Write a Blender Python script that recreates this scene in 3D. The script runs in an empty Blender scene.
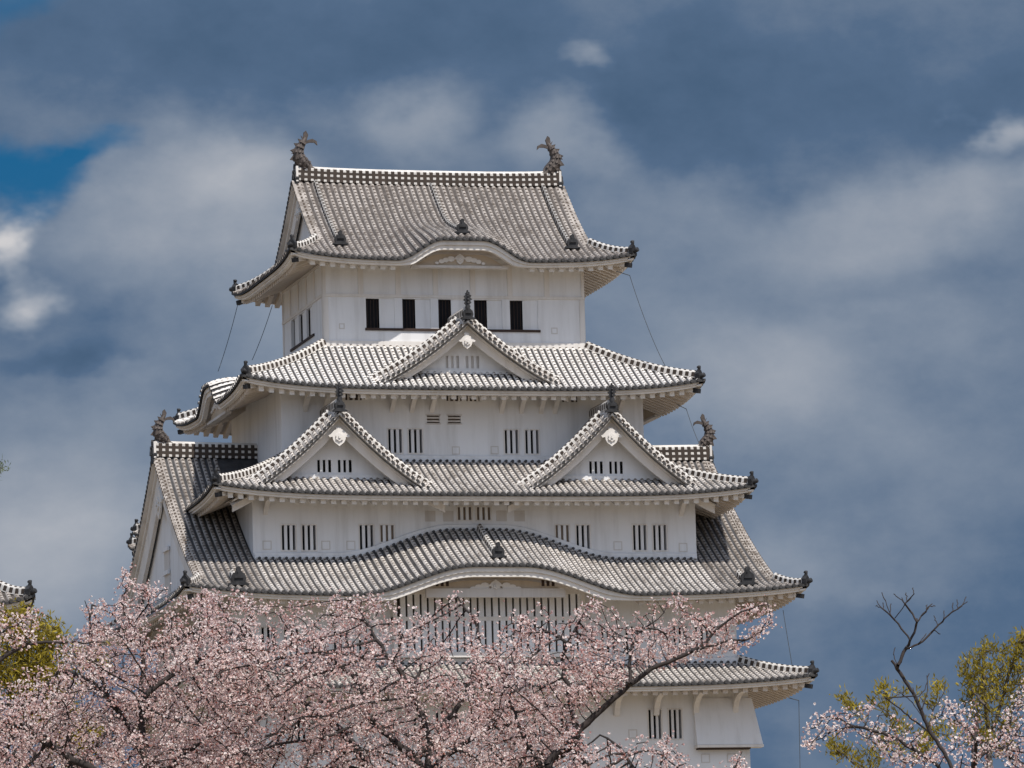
import bpy, math
import numpy as np
from mathutils import Vector, Matrix

rng = np.random.default_rng(11)
SC = bpy.context.scene
COL = SC.collection
PI = math.pi
R = math.radians

# ------------------------------------------------------------------ camera
CAM_POS = np.array([-63.746, -252.064, 1.6])
AZ, PITCH, ROLL, FPX = 0.2477 + 0.01498, 0.14196, 0.02829, 5271.8
_fw = np.array([math.sin(AZ) * math.cos(PITCH), math.cos(AZ) * math.cos(PITCH), math.sin(PITCH)])
_r0 = np.array([math.cos(AZ), -math.sin(AZ), 0.0])
_u0 = np.cross(_r0, _fw)
_rt = _r0 * math.cos(ROLL) - _u0 * math.sin(ROLL)
_up = _u0 * math.cos(ROLL) + _r0 * math.sin(ROLL)
cam_d = bpy.data.cameras.new('camera')
cam = bpy.data.objects.new('camera', cam_d)
COL.objects.link(cam)
M = Matrix(((_rt[0], _up[0], -_fw[0], CAM_POS[0]), (_rt[1], _up[1], -_fw[1], CAM_POS[1]),
            (_rt[2], _up[2], -_fw[2], CAM_POS[2]), (0, 0, 0, 1)))
cam.matrix_world = M
cam_d.sensor_width = 36.0
cam_d.lens = 36.0 * FPX / 1024.0
cam_d.clip_start = 0.5
cam_d.clip_end = 20000
SC.camera = cam


def site(px, py, dist):
    """World point seen along a bearing of the survey photograph, at a ground distance in metres."""
    d = _fw * FPX + _rt * (px - 512) - _up * (py - 384)
    return CAM_POS + d * (dist / math.hypot(d[0], d[1]))


def bearing(px, py):
    d = _fw * FPX + _rt * (px - 512) - _up * (py - 384)
    d = d / np.linalg.norm(d)
    return math.atan2(d[0], d[1]), math.asin(d[2])


# ------------------------------------------------------------------ light
SUN = Vector((0.26, -0.58, 1.0)).normalized()
SUN_EL = math.asin(SUN.z)
SUN_AZ = math.atan2(SUN.x, SUN.y)
sun_d = bpy.data.lights.new('sun', 'SUN')
sun_d.energy = 4.4
sun_d.angle = R(0.5)
sun_d.color = (1.0, 0.945, 0.87)
sun = bpy.data.objects.new('sun', sun_d)
COL.objects.link(sun)
sun.rotation_euler = SUN.to_track_quat('Z', 'Y').to_euler()

SC.view_settings.view_transform = 'Standard'
SC.view_settings.look = 'None'
SC.view_settings.exposure = 0.2
SC.view_settings.gamma = 1.0
SC.render.engine = 'CYCLES'
SC.cycles.use_denoising = True
SC.cycles.max_bounces = 6
SC.cycles.diffuse_bounces = 4
SC.cycles.transparent_max_bounces = 8


class N:
    """tiny node-tree writer"""
    def __init__(s, tree):
        s.t = tree

    def n(s, kind, **kw):
        nd = s.t.nodes.new(kind)
        for k, v in kw.items():
            setattr(nd, k, v)
        return nd

    def lk(s, a, b):
        s.t.links.new(a, b)

    def val(s, sock, v):
        if isinstance(v, bpy.types.NodeSocket):
            s.lk(v, sock)
        else:
            sock.default_value = v

    def math(s, op, a, b=0.0, c=0.0, clamp=False):
        nd = s.n('ShaderNodeMath', operation=op, use_clamp=clamp)
        s.val(nd.inputs[0], a)
        s.val(nd.inputs[1], b)
        s.val(nd.inputs[2], c)
        return nd.outputs[0]

    def mix(s, fac, a, b, blend='MIX'):
        nd = s.n('ShaderNodeMix', data_type='RGBA', blend_type=blend)
        s.val(nd.inputs[0], fac)
        for sock, v in ((nd.inputs[6], a), (nd.inputs[7], b)):
            if isinstance(v, (tuple, list)):
                v = (*v, 1.0) if len(v) == 3 else v
            s.val(sock, v)
        return nd.outputs[2]

    def noise(s, vec, scale, detail=4, rough=0.55, dist=0.0):
        nd = s.n('ShaderNodeTexNoise')
        if vec is not None:
            s.lk(vec, nd.inputs['Vector'])
        nd.inputs['Scale'].default_value = scale
        nd.inputs['Detail'].default_value = detail
        nd.inputs['Roughness'].default_value = rough
        nd.inputs['Distortion'].default_value = dist
        return nd.outputs['Fac']

    def smooth(s, x, a, b):
        nd = s.n('ShaderNodeMapRange', interpolation_type='SMOOTHSTEP')
        s.val(nd.inputs['Value'], x)
        nd.inputs['From Min'].default_value = a
        nd.inputs['From Max'].default_value = b
        return nd.outputs['Result']

    def mapping(s, vec, scale=(1, 1, 1), loc=(0, 0, 0)):
        nd = s.n('ShaderNodeMapping')
        s.lk(vec, nd.inputs['Vector'])
        nd.inputs['Scale'].default_value = scale
        nd.inputs['Location'].default_value = loc
        return nd.outputs['Vector']


# ------------------------------------------------------------------ sky
world = bpy.data.worlds.new('World')
SC.world = world
world.use_nodes = True
wt = world.node_tree
wt.nodes.clear()
w = N(wt)
sky = w.n('ShaderNodeTexSky', sky_type='NISHITA', sun_disc=False)
sky.sun_elevation = SUN_EL
sky.sun_rotation = SUN_AZ
SKY_STRENGTH = 0.14
tc = w.n('ShaderNodeTexCoord')
dirv = tc.outputs['Generated']
sep = w.n('ShaderNodeSeparateXYZ')
w.lk(dirv, sep.inputs[0])
az = w.math('ARCTAN2', sep.outputs[0], sep.outputs[1])
el = w.math('ARCSINE', sep.outputs[2])
# ragged edges: the cloud coordinates are warped with noise
n1 = w.math('SUBTRACT', w.noise(w.mapping(dirv, (1, 1, 1.5)), 22, 5, 0.55), 0.5)
n2 = w.math('SUBTRACT', w.noise(w.mapping(dirv, (1, 1, 1.5), (3.1, 1.7, 0.4)), 26, 5, 0.55), 0.5)
azw = w.math('MULTIPLY_ADD', n1, 0.055, az)
elw = w.math('MULTIPLY_ADD', n2, 0.030, el)


def blob(px, py, rx, ry, amp, inner=0.0):
    a, e = bearing(px, py)
    dx = w.math('DIVIDE', w.math('SUBTRACT', azw, a), rx / FPX)
    dy = w.math('DIVIDE', w.math('SUBTRACT', elw, e), ry / FPX)
    r = w.math('SQRT', w.math('ADD', w.math('MULTIPLY', dx, dx), w.math('MULTIPLY', dy, dy)))
    f = w.smooth(r, 1.0, inner)
    return w.math('MULTIPLY', f, amp)


CLOUDS = [  # lighter banks and darker undersides
    (175, 200, 250, 125, 0.36), (240, 170, 130, 60, 0.14), (300, 220, 160, 90, 0.14), (425, 112, 120, 55, 0.26), (470, 160, 130, 60, 0.12),
    (590, 140, 90, 60, 0.34), (640, 200, 160, 60, 0.12), (850, 230, 300, 85, 0.26), (960, 190, 140, 60, 0.16), (975, 126, 34, 40, 0.44),
    (1030, 190, 40, 30, 0.16), (606, 68, 40, 20, 0.24), (6, 225, 40, 46, 0.60), (14, 288, 60, 36, 0.52), (60, 540, 320, 190, 0.40), (150, 400, 160, 80, 0.12),
    (880, 450, 330, 200, 0.12), (740, 400, 180, 120, 0.20), (770, 560, 180, 80, 0.20), (900, 350, 160, 60, 0.08), (700, 320, 260, 120, 0.16), (330, 330, 250, 140, 0.18),
    (240, 50, 420, 90, -0.12), (720, 90, 420, 110, -0.13), (700, 150, 150, 60, -0.06), (60, 360, 130, 34, -0.16), (110, 320, 80, 40, -0.06), (930, 590, 120, 50, -0.03),
]
acc = None
for b in CLOUDS:
    o = blob(*b)
    acc = o if acc is None else w.math('ADD', acc, o)
fine = w.math('SUBTRACT', w.noise(w.mapping(dirv, (1, 1, 1.5)), 32, 9, 0.6, 0.0), 0.5)
mid = w.math('SUBTRACT', w.noise(w.mapping(dirv, (1, 1, 1.8)), 12, 4, 0.5), 0.5)
field = w.math('ADD', w.math('ADD', acc, 0.26), w.math('MULTIPLY', fine, 0.42))
field = w.math('MULTIPLY_ADD', mid, 0.16, field)
# unseen sky behind the viewer, brightened and blued to lift the shaded walls
away = w.smooth(w.math('ABSOLUTE', w.math('SUBTRACT', az, AZ)), 1.8, 2.8)
field = w.math('MULTIPLY_ADD', away, 0.75, field)
ramp = w.n('ShaderNodeValToRGB')
w.lk(field, ramp.inputs[0])
cr = ramp.color_ramp
cr.elements[0].position = 0.0
cr.elements[0].color = (0.045, 0.092, 0.165, 1)
cr.elements[1].position = 1.0
cr.elements[1].color = (0.68, 0.66, 0.66, 1)
for p, c in ((0.22, (0.088, 0.146, 0.242, 1)), (0.45, (0.215, 0.265, 0.345, 1)), (0.7, (0.37, 0.40, 0.455, 1))):
    e_ = cr.elements.new(p)
    e_.color = c
skyc = w.mix(1.0, sky.outputs[0], (SKY_STRENGTH,) * 3, 'MULTIPLY')
# cloud cover: thick towards the keep, broken elsewhere
high = w.smooth(sep.outputs[2], 0.22, 0.6)
brk = w.smooth(w.noise(dirv, 2.4, 6, 0.6), 0.42, 0.62)
cover = w.math('SUBTRACT', 1.0, w.math('MULTIPLY', high, w.math('SUBTRACT', 1.0, brk)))
gap = w.math('ADD', w.math('ADD', blob(6, 168, 66, 46, 1.0, 0.25), blob(46, 138, 62, 28, 0.8, 0.1)), blob(0, 15, 60, 60, 0.6, 0.2), clamp=True)
cloudc = w.mix(high, w.mix(1.0, ramp.outputs[0], (0.88, 0.88, 0.88), 'MULTIPLY'), (0.55, 0.66, 0.84))
cloudc = w.mix(away, cloudc, (0.52, 0.63, 0.82))
allc = w.mix(cover, skyc, cloudc)
allc = w.mix(w.math('MULTIPLY', gap, 0.92), allc, (0.006, 0.105, 0.245))
bg = w.n('ShaderNodeBackground')
w.lk(allc, bg.inputs[0])
bg.inputs[1].default_value = 1.0
wo = w.n('ShaderNodeOutputWorld')
w.lk(bg.outputs[0], wo.inputs[0])


# ------------------------------------------------------------------ materials
def new_mat(name):
    m = bpy.data.materials.new(name)
    m.use_nodes = True
    t = N(m.node_tree)
    b = m.node_tree.nodes['Principled BSDF']
    b.inputs['Roughness'].default_value = 0.85
    b.inputs['Specular IOR Level'].default_value = 0.25
    return m, t, b


def bump(t, b, h, strength, dist=0.02):
    nd = t.n('ShaderNodeBump')
    nd.inputs['Strength'].default_value = strength
    nd.inputs['Distance'].default_value = dist
    t.lk(h, nd.inputs['Height'])
    t.lk(nd.outputs[0], b.inputs['Normal'])


def objvec(t):
    return t.n('ShaderNodeTexCoord').outputs['Object']


def uvs(t):
    s = t.n('ShaderNodeSeparateXYZ')
    t.lk(t.n('ShaderNodeTexCoord').outputs['UV'], s.inputs[0])
    return s.outputs[0], s.outputs[1]


def mat_plaster(name, col=(0.70, 0.69, 0.68), stain=0.3):
    m, t, b = new_mat(name)
    v = objvec(t)
    big = t.noise(v, 0.35, 5, 0.6)
    streak = t.noise(t.mapping(v, (1.5, 1.5, 0.13)), 1.0, 5, 0.65)
    s = t.smooth(streak, 0.44, 0.72)
    c = t.mix(t.math('MULTIPLY', s, stain), col, (col[0] * 0.6, col[1] * 0.58, col[2] * 0.55))
    c = t.mix(t.math('MULTIPLY', t.smooth(big, 0.35, 0.75), 0.28), c, (col[0] * 0.84, col[1] * 0.83, col[2] * 0.82))
    t.lk(c, b.inputs['Base Color'])
    bump(t, b, t.noise(v, 9, 4, 0.6), 0.15, 0.02)
    return m


def mat_roll(name, plaster, tile, wear):
    """round cover tiles: dark clay showing between thick lime plaster joints"""
    m, t, b = new_mat(name)
    u, v = uvs(t)
    ov = objvec(t)
    fr = t.math('ABSOLUTE', t.math('SUBTRACT', t.math('FRACT', t.math('DIVIDE', v, 0.29)), 0.5))
    nz = t.noise(ov, 7.0, 3, 0.6)
    jn = t.math('MULTIPLY_ADD', nz, 0.16, t.math('ADD', fr, -0.08))
    ring = t.smooth(jn, 0.15, 0.21)
    ed = t.math('ABSOLUTE', t.math('SUBTRACT', u, 0.5))
    edge = t.smooth(t.math('MULTIPLY_ADD', nz, 0.10, ed), 0.22, 0.30)
    pl = t.math('MAXIMUM', ring, edge)
    # the last tile of each row is left bare
    pl = t.math('MULTIPLY', pl, t.smooth(t.math('MULTIPLY_ADD', nz, 0.1, v), 0.05, 0.12))
    big = t.noise(ov, 0.55, 5, 0.65)
    med = t.noise(ov, 2.3, 4, 0.6)
    cell = t.n('ShaderNodeTexWhiteNoise', noise_dimensions='3D')
    sn = t.n('ShaderNodeVectorMath', operation='SNAP')
    t.lk(ov, sn.inputs[0])
    sn.inputs[1].default_value = (.33, .33, .30)
    t.lk(sn.outputs[0], cell.inputs[0])
    med = t.math('MULTIPLY_ADD', t.math('SUBTRACT', cell.outputs[0], .5), .35, med)
    worn = t.math('MULTIPLY', t.smooth(t.math('MULTIPLY_ADD', med, 0.5, t.math('MULTIPLY', big, 0.6)), 0.42, 0.75), wear)
    pc = t.mix(worn, plaster, (plaster[0] * 0.42, plaster[1] * 0.40, plaster[2] * 0.38))
    tcn = t.mix(med, tile, (tile[0] * 1.7, tile[1] * 1.6, tile[2] * 1.5))
    t.lk(t.mix(pl, tcn, pc), b.inputs['Base Color'])
    bump(t, b, pl, 0.6, 0.03)
    return m


def mat_tile(name, col=(0.085, 0.083, 0.082), light=1.9):
    m, t, b = new_mat(name)
    ov = objvec(t)
    n = t.noise(ov, 3.0, 5, 0.65)
    c = t.mix(t.smooth(n, 0.3, 0.75), col, (col[0] * light, col[1] * light, col[2] * light))
    t.lk(c, b.inputs['Base Color'])
    b.inputs['Roughness'].default_value = 0.6
    bump(t, b, n, 0.3, 0.03)
    return m


def mat_ladder(name, rows, pitch=0.33, duty=0.44, dim=1.0):
    """stacked ridge tiles with plastered joints: u = metres along, v = 0..1 up the side"""
    m, t, b = new_mat(name)
    u, v = uvs(t)
    ov = objvec(t)
    nz = t.noise(ov, 5.0, 3, 0.6)
    fr = t.math('ADD', t.math('FRACT', t.math('DIVIDE', u, pitch)), t.math('MULTIPLY_ADD', nz, 0.2, -0.1))
    bar = t.smooth(fr, duty + 0.05, duty - 0.05)
    top = t.smooth(v, 0.80, 0.86)
    rng_ = t.math('ABSOLUTE', t.math('SUBTRACT', t.math('FRACT', t.math('DIVIDE', u, 0.29)), 0.5))
    crown_ = t.math('MULTIPLY', t.smooth(t.math('ABSOLUTE', t.math('SUBTRACT', v, 1.0)), 0.11, 0.06), t.smooth(rng_, 0.27, 0.21))
    if rows == 1:
        mask = t.math('MAXIMUM', bar, top)
        mask = t.math('MAXIMUM', mask, t.smooth(v, 0.14, 0.08))
        mask = t.math('MULTIPLY', mask, t.math('SUBTRACT', 1.0, crown_))
    else:
        dot1 = t.math('MULTIPLY', bar, t.smooth(t.math('ABSOLUTE', t.math('SUBTRACT', v, 0.42)), 0.10, 0.06))
        dot2 = t.math('MULTIPLY', bar, t.smooth(v, 0.16, 0.12))
        cap = t.math('MULTIPLY', bar, t.smooth(v, 0.66, 0.70))
        mask = t.math('MAXIMUM', t.math('MAXIMUM', dot1, dot2), t.math('MAXIMUM', cap, t.smooth(v, 0.84, 0.90)))
    big = t.noise(ov, 1.2, 4, 0.6)
    pc = t.mix(t.math('MULTIPLY', t.smooth(big, 0.4, 0.7), 0.5), tuple(x * dim for x in (0.58, 0.555, 0.52)), (0.33 * dim, 0.305 * dim, 0.28 * dim))
    tcn = t.mix(big, (0.022, 0.017, 0.014), (0.075, 0.057, 0.046))
    t.lk(t.mix(mask, tcn, pc), b.inputs['Base Color'])
    bump(t, b, mask, 0.5, 0.04)
    return m


def mat_flat(name, col, rough=0.8, vary=0.25, scale=4.0):
    m, t, b = new_mat(name)
    n = t.noise(objvec(t), scale, 4, 0.6)
    c = t.mix(n, tuple(x * (1 - vary) for x in col), tuple(x * (1 + vary) for x in col))
    t.lk(c, b.inputs['Base Color'])
    b.inputs['Roughness'].default_value = rough
    return m


PLASTER = mat_plaster('lime_plaster', (0.70, 0.70, 0.705), 0.42)
PLASTER_TRIM = mat_plaster('lime_plaster_trim', (0.665, 0.635, 0.60), 0.45)
PLASTER_OLD = mat_plaster('lime_plaster_weathered', (0.56, 0.53, 0.50), 0.5)
PLASTER_EAVE = mat_plaster('shade_tinted_eave_plaster', (0.55, 0.495, 0.44), 0.4)  # brown shade and bounce under the eaves, tinted into the plaster
PANEL = mat_plaster('tan_plaster', (0.47, 0.39, 0.30), 0.4)  # warm tan, darker than the wall plaster
ROLL = mat_roll('plastered_round_tiles', (0.58, 0.54, 0.50), (0.056, 0.044, 0.036), 0.85)
ROLL_CLEAN = mat_roll('freshly_plastered_round_tiles', (0.70, 0.67, 0.635), (0.06, 0.048, 0.04), 0.35)
ROLL_WORN_SHADED = mat_roll('worn_or_shaded_round_tiles', (0.37, 0.335, 0.305), (0.050, 0.039, 0.032), 1.0)  # real wear on the keep, painted cloud shadow on the turret
PAN = mat_tile('pan_tiles', (0.032, 0.031, 0.032))
PAN_WORN_SHADED = mat_tile('worn_or_shaded_pan_tiles', (0.045, 0.038, 0.034), 2.0)
ENDT = mat_tile('eave_end_tiles', (0.030, 0.029, 0.029), 2.2)
ONI = mat_tile('dark_ridge_end_tile', (0.013, 0.013, 0.014), 3.0)
LADDER = mat_ladder('plastered_ridge', 1)
LADDER_OLD = mat_ladder('weathered_ridge', 1, dim=.62)
LADDER3 = mat_ladder('tall_plastered_ridge', 3)
DARK_BOARD = mat_flat('dark_boards', (0.06, 0.05, 0.042), 0.9)  # flat dark board colour behind the great lattice
DARK = mat_flat('dark_interior', (0.008, 0.008, 0.010), 0.9)
WOOD = mat_flat('dark_wood', (0.045, 0.028, 0.022), 0.7)
BOARD = mat_flat('closed_board_shutter', (0.20, 0.15, 0.11), 0.8, 0.15)
FISH = mat_tile('fish_tile', (0.055, 0.045, 0.04), 1.7)
CABLE = mat_flat('cable', (0.06, 0.065, 0.07), 0.6)
STONE = mat_flat('stone', (0.26, 0.23, 0.19), 0.9, 0.45, 0.9)


# ------------------------------------------------------------------ mesh writer
class MB:
    def __init__(s):
        s.v, s.uv, s.f, s.mi, s.sm = [], [], [], [], []
        s.n = 0

    def pts(s, P, UV=None):
        P = np.asarray(P, float).reshape(-1, 3)
        s.v.append(P)
        s.uv.append(np.zeros((len(P), 2)) if UV is None else np.asarray(UV, float).reshape(-1, 2))
        i = s.n
        s.n += len(P)
        return i

    def face(s, idx, m=0, sm=False):
        s.f.append(idx)
        s.mi.append(m)
        s.sm.append(sm)

    def grid(s, P, UV=None, m=0, sm=True, closed=False):
        P = np.asarray(P, float)
        a, b = P.shape[:2]
        i = s.pts(P, UV)
        for r in range(a - 1):
            for c in range(b if closed else b - 1):
                c2 = (c + 1) % b
                s.face((i + r * b + c, i + r * b + c2, i + (r + 1) * b + c2, i + (r + 1) * b + c), m, sm)

    def poly(s, P, m=0):
        i = s.pts(P)
        s.face(tuple(range(i, i + len(P))), m, False)

    def box(s, tf, u0, u1, v0, v1, z0, z1, m=0):
        c = [tf(u, v, z) for z in (z0, z1) for u, v in ((u0, v0), (u1, v0), (u1, v1), (u0, v1))]
        i = s.pts(c)
        for q in ((0, 1, 2, 3), (4, 5, 6, 7), (0, 1, 5, 4), (1, 2, 6, 5), (2, 3, 7, 6), (3, 0, 4, 7)):
            s.face(tuple(i + k for k in q), m)

    def prism(s, tf, outline, v0, v1, m=0):
        """outline of (u, z) pushed through depth v0..v1"""
        n = len(outline)
        i = s.pts([tf(u, v0, z) for u, z in outline] + [tf(u, v1, z) for u, z in outline])
        s.face(tuple(range(i, i + n)), m)
        s.face(tuple(range(i + n, i + 2 * n)), m)
        for k in range(n):
            j = (k + 1) % n
            s.face((i + k, i + j, i + n + j, i + n + k), m)

    def band(s, tf, top, bot, v0, v1, m=0):
        """solid strip between two (u, z) polylines of equal length, v0..v1 deep"""
        n = len(top)
        ring = [[tf(top[k][0], v0, top[k][1]), tf(bot[k][0], v0, bot[k][1]),
                 tf(bot[k][0], v1, bot[k][1]), tf(top[k][0], v1, top[k][1])] for k in range(n)]
        i = s.n
        s.grid(np.array(ring), None, m, False, True)
        s.face((i, i + 1, i + 2, i + 3), m)
        j = i + 4 * (n - 1)
        s.face((j, j + 1, j + 2, j + 3), m)

    def sweep(s, path, sect, m=0, uvv=None, sm=False, cap=True, u0=0.0):
        """section of (side, up) pairs carried along a path, kept upright"""
        P = np.asarray(path, float)
        T = np.gradient(P, axis=0)
        T /= np.linalg.norm(T, axis=1)[:, None] + 1e-9
        S = np.cross(T, np.array([0, 0, 1.0]))
        S /= np.linalg.norm(S, axis=1)[:, None] + 1e-9
        U = np.cross(S, T)
        L = np.concatenate([[0], np.cumsum(np.linalg.norm(np.diff(P, axis=0), axis=1))]) + u0
        sect = np.asarray(sect, float)
        G = P[:, None] + S[:, None] * sect[None, :, :1] + U[:, None] * sect[None, :, 1:]
        vv = np.linspace(0, 1, len(sect)) if uvv is None else np.asarray(uvv)
        UV = np.stack(np.broadcast_arrays(L[:, None], vv[None]), -1)
        i = s.n
        s.grid(G, UV, m, sm, True)
        if cap:
            k = len(sect)
            s.face(tuple(range(i, i + k)), m)
            j = i + k * (len(P) - 1)
            s.face(tuple(range(j, j + k)), m)

    def tube(s, path, rad, m=0, k=6):
        P = np.asarray(path, float)
        rad = np.broadcast_to(np.asarray(rad, float), (len(P),))
        T = np.gradient(P, axis=0)
        T /= np.linalg.norm(T, axis=1)[:, None] + 1e-9
        ref = np.array([0.31, 0.95, 0.05])
        S = np.cross(T, ref)
        S /= np.linalg.norm(S, axis=1)[:, None] + 1e-9
        U = np.cross(S, T)
        th = np.arange(k) * 2 * PI / k
        G = P[:, None] + rad[:, None, None] * (S[:, None] * np.cos(th)[None, :, None] + U[:, None] * np.sin(th)[None, :, None])
        i = s.n
        s.grid(G, None, m, True, True)
        s.face(tuple(range(i, i + k)), m)
        j = i + k * (len(P) - 1)
        s.face(tuple(range(j, j + k)), m)

    def build(s, name, mats, parent=None, origin=(0, 0, 0)):
        V = np.concatenate(s.v) - np.asarray(origin, float)
        UV = np.concatenate(s.uv)
        me = bpy.data.meshes.new(name)
        me.from_pydata(V.tolist(), [], s.f)
        lay = me.uv_layers.new(name='UVMap')
        vi = np.zeros(len(me.loops), np.int32)
        me.loops.foreach_get('vertex_index', vi)
        lay.data.foreach_set('uv', UV[vi].astype(np.float32).ravel())
        me.polygons.foreach_set('material_index', np.array(s.mi, np.int32))
        me.polygons.foreach_set('use_smooth', np.array(s.sm, bool))
        for m in (mats if isinstance(mats, (list, tuple)) else [mats]):
            me.materials.append(m)
        me.update()
        o = bpy.data.objects.new(name, me)
        COL.objects.link(o)
        o.parent = parent
        return o


def empty(name, loc, label, cat, group=None):
    o = bpy.data.objects.new(name, None)
    COL.objects.link(o)
    o.location = loc
    o['label'] = label
    o['category'] = cat
    if group:
        o['group'] = group
    return o


def face_tf(side, cx=0.0, cy=0.0):
    """local (along, outward, height) of a building side -> world"""
    if side == 'F':
        return lambda u, v, z: (cx + u, cy - v, z)
    if side == 'B':
        return lambda u, v, z: (cx - u, cy + v, z)
    if side == 'L':
        return lambda u, v, z: (cx - v, cy - u, z)
    return lambda u, v, z: (cx + v, cy + u, z)


def sstep(x, a, b):
    t = np.clip((np.asarray(x, float) - a) / (b - a), 0, 1)
    return t * t * (3 - 2 * t)


# ------------------------------------------------------------------ ornaments
def oni_shape(mb, tf, u, v, z, wd, ht, m=0):
    """ridge-end tile: flared foot, domed shield, knob on top"""
    o = [(-.62, 0), (-.62, .10), (-.40, .17), (-.46, .42), (-.38, .66), (-.20, .80), (-.13, .88), (-.14, 1.05), (0, 1.16),
         (.14, 1.05), (.13, .88), (.20, .80), (.38, .66), (.46, .42), (.40, .17), (.62, .10), (.62, 0)]
    mb.prism(tf, [(u + a * wd, z + b * ht) for a, b in o], v, v - 0.22, m)
    mb.prism(tf, [(u + a * wd * .6, z + .12 + b * ht * .62) for a, b in o[3:14]], v + 0.07, v, m)


def corner_horn(mb, base, dx, dy, h, m=0):
    """small figure with an upturned roll at the end of a hip ridge"""
    d = np.array([dx, dy, 0.0]) / math.hypot(dx, dy)
    b = np.asarray(base, float)
    sd = np.array([-d[1], d[0], 0.0])
    tf = lambda u, v, z: tuple(b + sd * u + d * v + np.array([0, 0, z]))
    mb.prism(tf, [(-.20, -.12), (.20, -.12), (.22, .15), (.15, .42 * h), (.06, .6 * h), (-.06, .6 * h), (-.15, .42 * h), (-.22, .15)], -.10, .12, m)
    pth = [b + d * a + np.array([0, 0, c]) for a, c in ((-.02, .45 * h), (.03, .62 * h), (.05, .80 * h), (.03, .90 * h), (.0, .97 * h), (.0, 1.02 * h))]
    mb.tube(pth, [.10, .085, .075, .11, .09, .03], m, 6)
    mb.tube([b + d * a + np.array([0, 0, .02 + c]) for a, c in ((.0, 0), (.2, .02), (.34, .07))], [.13, .12, .11], m, 6)


def finial(mb, tf, u, v, z, h, m=0):
    """gable-top ridge tile with a tall flame-like finial"""
    oni_shape(mb, tf, u, v, z - .25, .55, .62, m)
    z0, hh = z + .30, h - .30
    o = [(.10, 0), (.14, .10), (.09, .20), (.19, .30), (.13, .40), (.24, .48), (.14, .58), (.20, .68), (.10, .76), (.12, .84), (.05, .90), (.03, 1.0)]
    out = [(a, c) for a, c in o] + [(-a * .9, c - .03) for a, c in reversed(o)]
    mb.prism(tf, [(u + a, z0 + c * hh) for a, c in out], v - .09, v - .17, m)
    mb.tube([tf(u, v - .13, z0 + c * hh) for c in (0, .3, .6, .9)], [.11, .10, .08, .03], m, 6)
    tq = lambda a, b, zz: tf(u + b, v - .13 + a, zz)
    mb.prism(tq, [(a * .8, z0 + c * hh * .92) for a, c in out], -.03, .03, m)


def pendant(mb, tf, u, v, z, s, m=0):
    """carved gegyo: lobed shield with side scrolls"""
    o = [(0, .55), (.16, .42), (.30, .36), (.52, .12), (.70, .02), (.60, -.10), (.42, -.06), (.40, -.24), (.30, -.42), (.12, -.56), (0, -.66),
         (-.12, -.56), (-.30, -.42), (-.40, -.24), (-.42, -.06), (-.60, -.10), (-.70, .02), (-.52, .12), (-.30, .36), (-.16, .42)]
    mb.prism(tf, [(u + a * s, z + b * s) for a, b in o], v + .10, v, m)
    for k in range(6):
        a = k * PI / 3 + .5
        c = (u + .17 * s * math.cos(a), z - .1 * s + .17 * s * math.sin(a))
        mb.prism(tf, [(c[0] + .10 * s * math.cos(q), c[1] + .10 * s * math.sin(q)) for q in np.arange(6) * PI / 3], v + .17, v + .1, m)
    mb.prism(tf, [(u + .08 * s * math.cos(q), z - .1 * s + .08 * s * math.sin(q)) for q in np.arange(6) * PI / 3], v + .22, v + .1, m)


def scrolls(mb, tf, u, v, z, s, m=0):
    """wide karahafu carving: a flower boss with cloud scrolls to either side"""
    pendant(mb, tf, u, v, z, .62 * s, m)
    for sg in (-1, 1):
        for k, (a, b, r) in enumerate(((.62, -.02, .20), (.98, -.10, .17), (1.30, -.20, .15), (1.62, -.32, .10))):
            mb.prism(tf, [(u + sg * a * s + r * s * 1.35 * math.cos(q), z + b * s + r * s * math.sin(q)) for q in np.arange(9) * 2 * PI / 9], v + .06 + .012 * k, v, m)


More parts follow.
